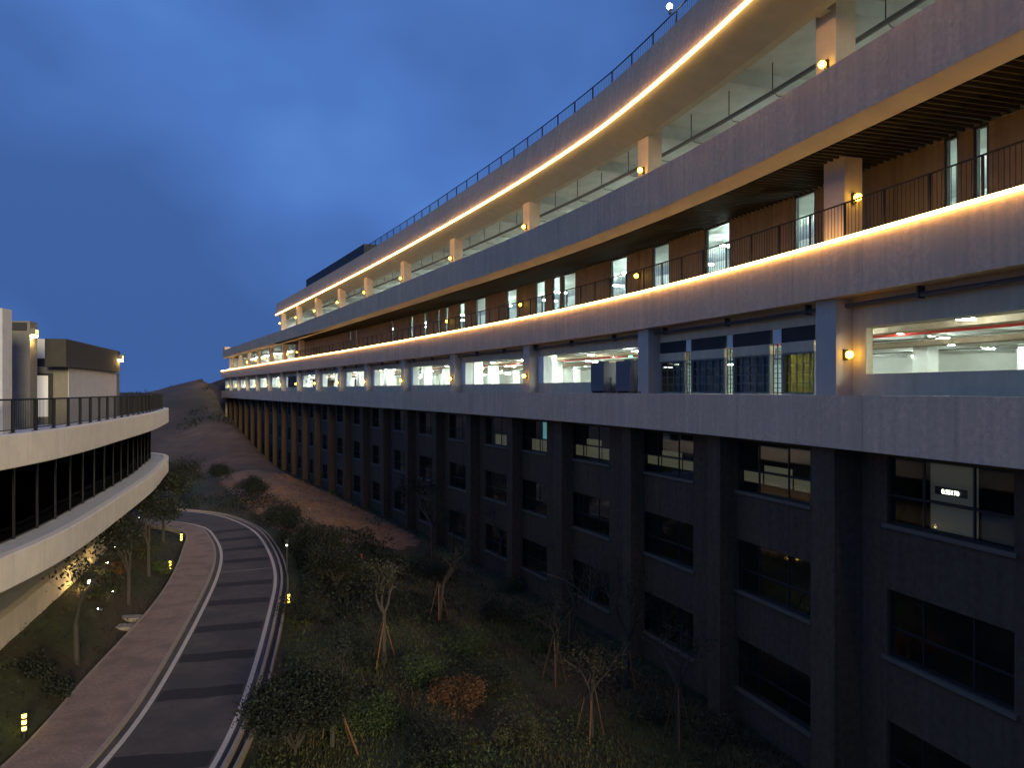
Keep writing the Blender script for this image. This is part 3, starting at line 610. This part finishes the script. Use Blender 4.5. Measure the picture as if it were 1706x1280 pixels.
# middle storey: dark recessed glazing with posts
m = MB(); LC.box(m, 0, LC.len - 1, -1.3, -1.5, -5.28, -2.2, 1.); tp(m, 'recessed_wall', 'dark_frame')
k = 0
for s in np.arange(6, LC.len - 6, 2.1):
    m = MB(); LC.box(m, s, s + .10, -1.22, -1.3, -5.28, -2.2, 9); tp(m, 'mullion', 'rail_metal')
    m = MB(); LC.box(m, s + .14, s + 2.06, -1.27, -1.29, -5.2, -2.3, 1.); tp(m, 'pane', 'glass_dark', None)
def trail(h, o, s0, s1, pitch, label):
    m = MB(); m.tube(LC.line(s0, s1, o, h + 1.12, .8), .03, 5); m.tube(LC.line(s0, s1, o, h + .12, .8), .016, 4)
    rl = tp(m, 'railing', 'rail_metal', label=label); b = MB(); b.box(-.035, .035, -.05, .05, 0, 1.12); b.box(-.09, .09, -.09, .09, 0, .03); pm = mesh_from('post', b.V, b.F, 'rail_metal')
    for s in np.arange(s0, s1, pitch):
        p = LC.at(s, o); t = LC.tan(s); link('post', pm, rl, (p[0] - T0[0], p[1] - T0[1], EYE + h - T0[2]), math.atan2(t[1], t[0]))
    m = MB()
    for s in np.arange(s0, s1, .12):
        p = LC.at(s, o); m.box(p[0] - .005, p[0] + .005, p[1] - .005, p[1] + .005, EYE + h + .12, EYE + h + 1.1)
    tp(m, 'balusters', 'rail_metal', rl, kind='stuff')
trail(-1.44, -.45, 8, LC.len - 6, 1.62, 'dark railing along the upper balcony')
m = MB(); LC.box(m, LC.at_px(212, -1.2), LC.at_px(212, -1.2) + 22, -1.3, -2.4, -1.47, -.45, .8); tp(m, 'planter_screen', 'house_dark')
# roof-top rooms standing on the upper balcony
HO = -2.0; f_ = -1.48
def hb(name, x0, x1, o0, o1, h0, h1, mt, parent=None):
    a, b = sorted((LC.at_px(x0, o0, 2), LC.at_px(x1, o0, 2))); m = MB(); LC.box(m, a, b, o0, o1, h0, h1, 2); return tp(m, name, mt, parent)
def block(name, xc, xf, o0, o1, h0, h1, mt, face=None, parent=None):      # near corner seen at xc, far corner at xf
    sa, sb = LC.at_px(xc, o0, 2), LC.at_px(xf, o0, 2); m = MB(); LC.box(m, sa, sb, o0, o1, h0, h1, 2); w = tp(m, name, mt, parent)
    if face: m = MB(); LC.box(m, sa + .01, sb, o0 + .03, o0 + .002, h0, h1 - .01, 2); tp(m, 'facing', face, w)
    return w, sa
w, sd_ = block('room_block', 4, 20, -.85, -6, f_, 2.72, 'house_white')
m = MB(); LC.box(m, sd_ - .04, sd_ - .005, -1.1, -2.6, .75, 1.62); k_ = tp(m, 'window', 'dark_frame', w)
w, sc_ = block('room_block', 50, 62, -1.65, -6.5, f_, 2.66, 'house_olive')
m = MB(); LC.box(m, sc_ - .06, sc_ - .004, -1.75, -6.4, 2.30, 2.60); tp(m, 'head_panel', 'house_dark', w)
w, sa_ = block('room_block', 113, 193, -1.3, -5.5, f_, .98, 'house_olive', 'house_white')
m = MB(); LC.box(m, sa_ - .05, sa_ - .004, -2.02, -2.95, -1.15, .62); dr = tp(m, 'door', 'door_lit', w)
m = MB(); LC.box(m, sa_ - .12, sa_ - .004, -1.86, -2.015, f_, .72); LC.box(m, sa_ - .12, sa_ - .004, -2.016, -3.2, .625, .72); tp(m, 'door_frame', 'dark_frame', dr)
block('upper_box', 110, 200, -1.12, -1.9, .985, 2.16, 'house_dark')
w, sb_ = block('room_block', 104, 190, -1.92, -8, .985, 2.30, 'house_white')
m = MB(); LC.box(m, sb_ - .05, sb_ - .004, -2.0, -3.2, 1.05, 1.42); tp(m, 'window', 'dark_frame', w)
block('room_block', 193.6, 199, -1.6, -5.4, f_, .975, 'house_olive')
# down lights on the corner walls
def down_light(x, o, h, label):
    s = LC.at_px(x, o, 2); p = LC.at(s, o); n = LC.nor(s)
    m = MB(); m.box(-.02, .16, -.13, .13, -.02, .24); t = m.build('down_light', 'house_olive', None, loc=(p[0] + n[0] * .03, p[1] + n[1] * .03, EYE + h), rz=math.atan2(n[1], n[0]), label=label, cat='lamp', group='down lights of the roof-top rooms')
    m = MB(); m.box(0, .15, -.12, .12, -.10, -.022); m.build('lens', 'down_glow', t)
    m = MB(); m.box(.161, .172, -.10, .10, .02, .18); m.build('front_glow', 'bollard_glow', t)
down_light(52, -1.65, 2.15, 'square amber down light on the olive corner wall of the roof-top rooms')
down_light(198, -1.12, 1.72, 'amber down light at the far end of the dark roof-top box')

# ================================================================== vegetation
rng = np.random.default_rng(7); rnd = random.Random(11)
def gp(x, y):                                 # where the ray through a photo pixel meets the ground
    t = np.linspace(8, 260, 1400); d = np.array([(x - 853) / 1200, (650 - y) / 1200]); X = d[0] * t; H = d[1] * t
    g = ground_h(X, t); k = np.argmax(H < g); return np.array([X[k], t[k], g[k] + EYE])
def leaf_quads(P, size, nrm_up=.3):
    n = len(P); a = rng.normal(size=(n, 3)); a /= np.linalg.norm(a, axis=1)[:, None]
    b = rng.normal(size=(n, 3)); b[:, 2] += nrm_up; b -= (a * b).sum(1)[:, None] * a; b /= np.linalg.norm(b, axis=1)[:, None]
    s = size * rng.uniform(.6, 1.4, (n, 1)); w = .45
    V = np.stack([P - a * s, P + b * s * w, P + a * s, P - b * s * w], 1).reshape(-1, 3); F = np.arange(4 * n).reshape(-1, 4); return V, F
def branch(mb, p, d, L, r, depth, tips, spread, nseg=3, sides=5):
    pts = [p]; rad = [r]; q = Vector(p); dd = Vector(d)
    for i in range(nseg):
        dd = (dd + Vector((rnd.gauss(0, .12), rnd.gauss(0, .12), rnd.gauss(.03, .08)))).normalized(); q = q + dd * (L / nseg); pts.append(q.copy()); rad.append(r * (1 - .45 * (i + 1) / nseg))
    mb.tube(pts, rad, sides if depth > 1 else 3, depth > 2)
    if depth <= 1: tips += pts[1:]
    if depth == 0: return
    for k in range(rnd.choice((2, 3, 3) if depth > 1 else (2, 3))):
        a = rnd.uniform(0, 2 * math.pi); u = rnd.uniform(.45, 1.0); i = min(int(u * nseg) + 1, nseg)
        side = Vector((math.cos(a), math.sin(a), rnd.uniform(-.1, .5))); nd = (dd + side * spread).normalized()
        branch(mb, pts[i], nd, L * rnd.uniform(.55, .8), rad[i] * .68, depth - 1, tips, spread, 3, sides)
def tree(label, loc, h, leaf, nleaf, lsize, bark='bark', depth=4, spread=.7, name='tree', group=None, trunk=.34, stems=1, puff=.35, seed=0):
    rnd.seed(seed + 100); root = thing(name, label, 'tree', loc, 0, group); mb = MB(); tips = []
    for k in range(stems):
        dx = (rnd.gauss(0, .12), rnd.gauss(0, .12)) if stems == 1 else (math.cos(6.28 * k / stems + .5) * .28, math.sin(6.28 * k / stems + .5) * .28)
        r = .018 * h / math.sqrt(stems) + .012
        L = h * trunk; d = Vector((dx[0] * .5, dx[1] * .5, 1)).normalized(); top = d * L
        mb.tube([(0, 0, -.1), tuple(d * L * .5), tuple(top)], [r * 1.3, r * 1.05, r], 7)
        for q in range(3 if stems == 1 else 2):
            a = rnd.uniform(0, 6.28); branch(mb, top, (math.cos(a) * spread * .7 + dx[0], math.sin(a) * spread * .7 + dx[1], 1), h * .30, r * .75, depth - 1, tips, spread)
    mb.build('trunk', bark, root)
    if nleaf:
        T = np.array([tuple(t) for t in tips]); k = rng.integers(0, len(T), nleaf); P = T[k] + rng.normal(size=(nleaf, 3)) * puff * np.array([1, 1, .8])
        V, F = leaf_quads(P, lsize); link('crown', mesh_np('crown', V, F, leaf), root)
    return root
def shrub(label, loc, rx, rz_, leaf, nleaf, lsize, name='shrub', group=None, seed=0, lobes=9):
    rr = np.random.default_rng(seed + 50); root = thing(name, label, 'shrub', loc, 0, group)
    c = rr.normal(size=(lobes, 3)) * np.array([.42, .42, .25]) * np.array([rx, rx, rz_]) + np.array([0, 0, rz_ * .55]); c[:, 2] = np.clip(c[:, 2], rz_ * .25, None); w = rr.uniform(.28, .55, lobes) * rx
    k = rr.integers(0, lobes, nleaf); d = rr.normal(size=(nleaf, 3)); d /= np.linalg.norm(d, axis=1)[:, None]
    P = c[k] + d * (w[k] * rr.uniform(.35, 1.05, nleaf) ** .6)[:, None] * np.array([1, 1, .85]); P[:, 2] = np.abs(P[:, 2]) + .03
    V, F = leaf_quads(P, lsize); link('foliage', mesh_np('foliage', V, F, leaf), root)
    mb = MB(); rnd.seed(seed)
    for i in range(min(lobes, 6)): mb.tube([(rnd.uniform(-.08, .08), rnd.uniform(-.08, .08), -.05), tuple(c[i] * np.array([.5, .5, .6])), tuple(c[i])], [.035, .025, .012], 4)
    mb.build('stem', 'bark', root); return root
# braces of three poles round the young trees, with the trees they hold
braces = [(925, 1148, 'brace of three wooden poles in the middle of the garden, left of the tilted one', 3), (951, 1092, 'brace of wooden poles behind the middle one, beside the bare thicket', 4),
          (1047, 1158, 'brace of wooden poles with its front pole tilted to the left', 5), (989, 1246, 'brace of wooden poles nearest the bottom edge, front pole tilted right', 6),
          (1137, 1258, 'brace of wooden poles at the right, upright front pole', 7), (716, 932, 'brace of wooden poles at the far edge of the lawn, leftmost of the row', 8),
          (754, 926, 'brace of wooden poles in the far row, short second one from the left', 9), (783, 932, 'brace of wooden poles in the far row, tall third one from the left', 10),
          (834, 960, 'brace of wooden poles at the right end of the lawn below the brick wall', 11), (868, 956, 'pale brace of poles between the lawn and the bare thicket', 12),
          (729, 1042, 'brace of wooden poles in the middle of the green lawn', 13), (635, 1118, 'faint brace of poles among the low shrubs beside the road trees', 14),
          (545, 1262, 'brace of poles at the bottom left by the dark conifer, one pole lying low', 15)]
for i, (x, y, lb, sd) in enumerate(braces):
    q = gp(x, y); rnd.seed(sd); hh = 2.0 + rnd.uniform(-.15, .15); ang = -math.pi / 2 + rnd.uniform(-.25, .25)
    ctr = q + np.array([0, .62, 0]); ctr[2] = float(ground_h(ctr[0], ctr[1])[0]) + EYE
    root = thing('tree_brace', lb, 'support', tuple(ctr), 0, 'pole braces of the young trees')
    tilt = {1047: -.28, 989: .25, 635: .3, 545: -1.2}.get(x, 0.)
    for k in range(3):
        a = ang + k * 2.094; rad = .62
        m = MB(); m.tube([(math.cos(a) * rad - (tilt if k == 0 else 0), math.sin(a) * rad, -.08), (math.cos(a) * .05, math.sin(a) * .05, hh + .06 * k)], [.034, .028] if k == 0 else [.022, .018], 6); m.build('pole', 'pole_wood', root)
    m = MB(); m.tube([(-.07, 0, hh - .1), (0, -.08, hh - .1), (.07, 0, hh - .1), (0, .08, hh - .1), (-.07, 0, hh - .1)], .018, 4); m.build('binding', 'dark_frame', root)
ymats = ['leaf_dark', 'leaf_green', 'leaf_dark', 'leaf_olive']
yl = ['thin young tree with a sparse dark crown above the %s' % w for w in ('middle brace', 'brace by the thicket', 'tilted brace', 'brace at the bottom edge', 'right-hand brace', 'leftmost far brace', 'short far brace', 'tall far brace', 'brace at the lawn end', 'pale brace', 'lawn brace', 'faint brace', 'bottom left brace')]
for i, (x, y, lb, sd) in enumerate(braces):
    q = gp(x, y) + np.array([0, .62, 0]); q[2] = float(ground_h(q[0], q[1])[0]) + EYE
    tree(yl[i], tuple(q), 3.4 + (i % 3) * .5, ymats[i % 4], 700 if i in (0, 1, 2, 3, 4, 10) else 900, .042, 'bark', 3, .75, 'young_tree', 'young trees held by pole braces', .5, 1, .22, seed=sd)
# bare thicket along the brick wall
thick = [(940, 1000, 4.4, 'left'), (985, 1040, 5.2, 'tall left'), (1030, 1060, 4.6, 'middle'), (1075, 1080, 5.0, 'tall middle'), (1110, 1070, 4.2, 'rear'), (1140, 1120, 4.8, 'right'), (1190, 1130, 5.0, 'pale right'), (1245, 1180, 4.0, 'rightmost'), (905, 960, 3.8, 'leftmost')]
for i, (x, y, h, w) in enumerate(thick):
    q = gp(x, y); tree('bare multi-stemmed shrub tree of the thicket below the brick wall, %s one' % w, tuple(q), h, 'leaf_olive', 380 if i % 2 else 150, .04, 'bark_pale' if i % 3 else 'bark', 5 if i in (1, 2, 3, 5) else 4, .62, 'bare_tree', 'bare trees along the brick wall', .25, 3, .25, seed=30 + i)
for i, (x, y, h, lb) in enumerate([(722, 905, 5.6, 'feathery bare tree in front of the brick wall at the far end of the lawn'), (690, 880, 4.6, 'dark low tree at the far left corner of the lawn'), (800, 905, 4.2, 'slim bare tree against the brick wall behind the lawn')]):
    tree(lb, tuple(gp(x, y)), h, 'leaf_dark', (900, 2400, 200)[i], .09, 'bark_pale' if i != 1 else 'bark', 4, .7, 'tree', None, .3, 2, .4, seed=60 + i)
# dark evergreen trees and shrubs beside the road
for i, (x, y, h, n, lb) in enumerate([(492, 1262, 3.7, 9000, 'dense dark evergreen tree leaning over the road edge at the bottom'), (470, 905, 4.4, 3200, 'dark bushy tree right of the road bend behind the slim post'), (520, 950, 4.6, 3600, 'broad dark tree between the road bend and the lawn'),
        (420, 838, 4.0, 2600, 'low dark tree at the top of the road bend'), (560, 985, 4.2, 3200, 'rounded dark tree at the left edge of the lawn'), (365, 812, 4.2, 2400, 'dark tree beyond the road at the foot of the earth slope')]):
    tree(lb, tuple(gp(x, y)), h * .85, 'leaf_dark', n * 4, .058, 'bark', 4, .8, 'evergreen_tree', 'dark trees along the road', .06, 5, .26, seed=80 + i)
shr = [(505, 1030, 1.4, 1.6, 'leaf_dark', 1900, 'dark shrub beside the kerb below the slim post'), (590, 1100, 1.5, 1.7, 'leaf_dark', 2300, 'large black-green shrub left of the faint brace'), (655, 1030, 1.4, 1.3, 'leaf_dark', 2000, 'wide dark shrub at the near edge of the lawn'),
       (728, 965, 1.5, 1.6, 'leaf_dark', 2000, 'round dark shrub standing alone on the lawn'), (832, 1035, 1.3, 1.2, 'leaf_dark', 1900, 'low round dark shrub right of the lawn'), (757, 1175, 1.0, 1.0, 'leaf_rust', 1700, 'round rust-coloured shrub near the bottom centre'),
       (700, 1140, 1.1, 1.1, 'leaf_green', 1500, 'green shrub left of the rust-coloured one'), (812, 1150, 1.2, 1.2, 'leaf_dark', 1700, 'dark shrub right of the rust-coloured one'), (640, 1210, 1.2, 1.0, 'leaf_green', 1600, 'leafy green shrub near the bottom left braces'),
       (722, 1262, 1.2, 1.1, 'leaf_dark', 1700, 'dark shrub at the bottom edge below the rust-coloured one'), (860, 1240, 1.0, .9, 'leaf_olive', 1300, 'olive shrub at the bottom edge left of the tilted pole'), (905, 1085, 1.0, .9, 'leaf_green', 1300, 'green shrub between the two middle braces'),
       (780, 1085, 1.2, 1.1, 'leaf_green', 1500, 'green shrub in the centre of the garden'), (850, 985, 1.0, .9, 'leaf_green', 1200, 'bright green shrub at the right end of the lawn'), (1085, 1200, .9, .8, 'leaf_olive', 1200, 'olive shrub between the tilted brace and the right-hand brace'),
       (1210, 1235, 1.0, .8, 'leaf_olive', 1300, 'olive shrub at the right below the bare thicket'), (560, 1200, 1.1, 1.0, 'leaf_green', 1500, 'green shrub right of the dense evergreen'), (610, 920, 1.3, 1.2, 'leaf_dark', 1500, 'dark shrub at the edge of the brown bank')]
for i, (x, y, rx, rz_, lf, n, lb) in enumerate(shr): shrub(lb, tuple(gp(x, y)), rx * 1.0, rz_ * .62, lf, int(n * 2.2), .042, seed=i, lobes=18)
# bed under the terraces
for i, (x, y, h, lf, n, lb) in enumerate([(128, 1108, 4.6, 'leaf_dark', 420, 'bare round-crowned tree in front of the lit base wall'), (214, 1012, 4.6, 'leaf_dark', 1500, 'slim dark tree in the planted bed under the balconies'), (248, 962, 5.0, 'leaf_dark', 3600, 'dark leafy tree under the tip of the lower balcony'),
        (272, 905, 5.0, 'leaf_dark', 3600, 'dense dark tree where the footpath bends'), (292, 868, 5.4, 'leaf_dark', 3400, 'tall dark tree at the end of the footpath')]):
    tree(lb, tuple(gp(x, y)), h, lf, n, .10, 'bark', 4, .7, 'tree', 'trees in the terrace bed', .38, 1, .38, seed=120 + i)
for i, (x, y, rx, lf, lb) in enumerate([(240, 935, .9, 'leaf_olive', 'yellow-lit shrub under the balcony trees'), (170, 1000, .8, 'leaf_olive', 'olive shrub below the flood lights'), (200, 960, .8, 'leaf_rust', 'brownish shrub beside the flood lights'), (268, 955, .7, 'leaf_green', 'low green shrub by the footpath bollards'), (60, 1130, .9, 'leaf_dark', 'dark shrub below the lit base wall'), (95, 1165, .7, 'leaf_dark', 'small dark shrub near the lowest bollard')]):
    shrub(lb, tuple(gp(x, y)), rx, rx * .9, lf, 1100, .07, seed=200 + i)
# grass and ground cover
def scatter(n, x0, x1, y0, y1, pw=1.6):
    Y = (rng.uniform(y0 ** (1 - pw), y1 ** (1 - pw), n) if False else (rng.uniform(0, 1, n) * (y1 ** (1 - pw) - y0 ** (1 - pw)) + y0 ** (1 - pw)) ** (1 / (1 - pw))); X = rng.uniform(x0, x1, n); return X, Y
def blades(P, h, w):
    n = len(P); a = rng.uniform(0, 6.283, n); t = np.c_[np.cos(a), np.sin(a), np.zeros(n)] * (w * rng.uniform(.6, 1.4, n))[:, None]
    ln = np.c_[rng.normal(0, .35, n), rng.normal(0, .35, n), np.ones(n)] * (h * rng.uniform(.5, 1.4, n))[:, None]
    V = np.stack([P - t, P + t, P + ln], 1).reshape(-1, 3); return V, np.arange(3 * n).reshape(-1, 3)
X, Y = scatter(170000, -30, 14, 15, 118); g, o, lo, md, hl = ground_h(X, Y, True); ro = signed_off(RC, X, Y)
keep = (o > -1.2) & (ro > .75) & (hl < 1.5)
P = np.c_[X, Y, g + EYE - .02]
k = keep & (md < .33); dens = .5 + .5 * np.sin(X * .45 + 1.3) * np.cos(Y * .33); hgt = .08 + .17 * np.clip(dens, 0, 1) ** 1.5
V, F = blades(P[k], hgt[k], .018 + .0006 * Y[k]); link('grass', mesh_np('grass', V, F, 'grass_blade'), kind='stuff', label='dark patchy lawn and ground cover between road and car park')
k = keep & (md >= .30)
V, F = blades(P[k], hgt[k] * .9, .018 + .0006 * Y[k]); link('dry_grass', mesh_np('dry_grass', V, F, 'dry_blade'), kind='stuff', label='dry brown grass on the bank below the brick wall')
X, Y = scatter(60000, -24, 12, 15, 60); cl = np.sin(X * .9 + .6 * np.sin(Y * .5)) * np.cos(Y * .7 + .8 * np.sin(X * .6)); g, o, lo, md, hl = ground_h(X, Y, True); ro = signed_off(RC, X, Y)
k = (cl > .1) & (o > .4) & (ro > .9) & (md < .3); P = np.c_[X, Y, g + EYE + rng.uniform(.02, 1, len(X)) * (.12 + .40 * np.clip(cl, 0, 1))][k]
V, F = leaf_quads(P, .06); link('ground_cover', mesh_np('ground_cover', V, F, 'leaf_green'), kind='stuff', label='low leafy ground cover in dark clumps')
X = rng.uniform(-34, -12, 26000); Y = rng.uniform(14, 62, 26000); g, o, lo, md, hl = ground_h(X, Y, True); po = signed_off(PC, X, Y); k = (lo < .9) & (lo > -2.8) & (po > .2)
V, F = leaf_quads(np.c_[X, Y, g + EYE + rng.uniform(0, .28, len(X))][k], .055); link('bed_cover', mesh_np('bed_cover', V, F, 'leaf_dark'), kind='stuff', label='dark ground cover in the bed under the terraces')

X = rng.uniform(-120, -45, 30000); Y = rng.uniform(95, 215, 30000); cl = wav(X, Y, .16, .8) + .8 * wav(X, Y, .5, 2.); g, o, lo, md, hl = ground_h(X, Y, True); k = (cl > 1.1) & (o > 3.5) & (hl > .8)
V, F = leaf_quads(np.c_[X, Y, g + EYE + rng.uniform(0, .7, len(X))][k], .28); link('hill_scrub', mesh_np('hill_scrub', V, F, 'leaf_dark'), kind='stuff', label='dark low scrub on the far earth slope')
X, Y = scatter(90000, -40, 0, 34, 100); g, o, lo, md, hl = ground_h(X, Y, True); ro = signed_off(RC, X, Y); cl = .6 + .5 * wav(X, Y, .5, 1.4) + .3 * wav(X, Y, 1.7, 2.)
k = (ro > 1.2) & (ro < 7.5 + 2.5 * cl) & (cl > .15) & (md < .75) & (Y > 36 + 2 * cl); P = np.c_[X, Y, g + EYE + rng.uniform(0, 1, len(X)) ** .8 * np.clip(cl, .1, 1.6) * .85][k]
V, F = leaf_quads(P, .11); link('undergrowth', mesh_np('undergrowth', V, F, 'leaf_dark'), kind='stuff', label='dark tangled undergrowth between the road bend and the brown bank')
# ================================================================== lamps and small things in the garden
def bollard(q, label, hgt=.85, glow='bollard_glow'):
    t = thing('bollard_light', label, 'lamp', tuple(q), 0, 'louvred bollard lights')
    m = MB(); m.tube([(0, 0, -.1), (0, 0, hgt * .25)], .085, 10); m.tube([(0, 0, hgt * .25), (0, 0, hgt)], .03, 6); m.build('post', 'dark_frame', t)
    for k in range(3):
        z = hgt * (.28 + .225 * k); m = MB(); m.tube([(0, 0, z), (0, 0, z + hgt * .15)], .072, 10); m.build('louvre_glow', glow, t)
        m = MB(); m.tube([(0, 0, z + hgt * .15), (0, 0, z + hgt * .2)], [.11, .095], 10); m.build('louvre_cap', 'dark_frame', t)
for s, lb in ((24.4, 'nearest bollard light with three glowing yellow louvres by the footpath'), (47.4, 'bollard light at the footpath bend, nearer of the two far ones'), (56.5, 'bollard light at the footpath bend, farther of the two far ones')):
    k = int(np.abs(PC.P[:120, 1] - s).argmin()); c = PC.P[k] + PC.N[k] * .45; bollard((c[0], c[1], float(ground_h(c[0], c[1])[0]) + EYE), lb, .95 if s < 30 else .85)
q = gp(481, 1012); bollard(q, 'bollard light on the grass side of the road bend', .8)
root = thing('lamp_post', 'slim black lamp post with a small white head right of the road', 'lamp post', tuple(gp(478, 1010)))
m = MB(); m.tube([(0, 0, -.1), (0, 0, .3), (0, 0, 3.4)], [.07, .045, .035], 8); m.build('post', 'dark_frame', root)
m = MB(); m.tube([(0, 0, 3.4), (0, 0, 3.46), (0, 0, 3.62)], [.05, .12, .12], 10); hd = m.build('head', 'dark_frame', root); hs = sphere_me('bulb', .055, 'sign_glow'); link('bulb', hs, hd, (0, -.03, 3.36))
def flood(x, o, label, m_, r=.10, up=.45):
    s = LC.at_px(x, o, 4); p = LC.at(s, o); z = float(ground_h(p[0], p[1])[0]) + EYE; n = -LC.nor(s)
    t = thing('flood_light', label, 'lamp', (p[0], p[1], z), math.atan2(n[1], n[0]), 'flood lights in the terrace bed')
    m = MB(); m.tube([(0, 0, -.1), (0, 0, up)], .025, 6); m.build('stake', 'dark_frame', t)
    m = MB(); m.tube([(-.12, 0, up), (.05, 0, up + .06)], [.08, .11], 10); hd = m.build('head', 'dark_frame', t)
    lo_ = sphere_me('lens', r, m_, 10, 6); link('lens', lo_, hd, (.06, 0, up + .065))
flood(152, -1.9, 'large amber flood light shining on the base wall under the balconies', 'flood', .10); flood(182, -1.9, 'amber flood light shining up behind the bare tree', 'flood', .07)
flood(166, -1.0, 'small white spot light beside the large flood light', 'lamp_white', .035); flood(190, -1.0, 'small white spot light in the middle of the bed', 'lamp_white', .035); flood(193, -2.2, 'small white spot light nearest the balcony tip', 'lamp_white', .04); flood(238, -2.0, 'faint spot light behind the dark leafy tree', 'sign_glow', .035)
for i, (x, y) in enumerate(((222, 1038), (206, 1049))):
    q = gp(x, y); m = MB(); a = .4 * i
    V = [(math.cos(t + a) * (.75 + .1 * math.sin(3 * t)), math.sin(t + a) * .34, z) for z in (-.1, .14) for t in np.linspace(0, 6.283, 10, endpoint=False)]
    F = [tuple(range(10))[::-1], tuple(range(10, 20))] + [(k, (k + 1) % 10, 10 + (k + 1) % 10, 10 + k) for k in range(10)]; m.add(V, F)
    m.build('stepping_stone', 'rock', None, loc=tuple(q), label=('farther' if i == 0 else 'nearer') + ' flat pale stone in the bed beside the footpath', cat='stone', group='stones in the bed')
q = gp(602, 942); root = thing('marker_post', 'short red-topped marker post at the edge of the brown bank', 'post', tuple(q)); m = MB(); m.tube([(0, 0, -.1), (0, 0, .45)], .06, 8); m.build('post', 'sill', root); m = MB(); m.tube([(0, 0, .45), (0, 0, .75)], .062, 8); m.build('cap', 'red_paint', root)
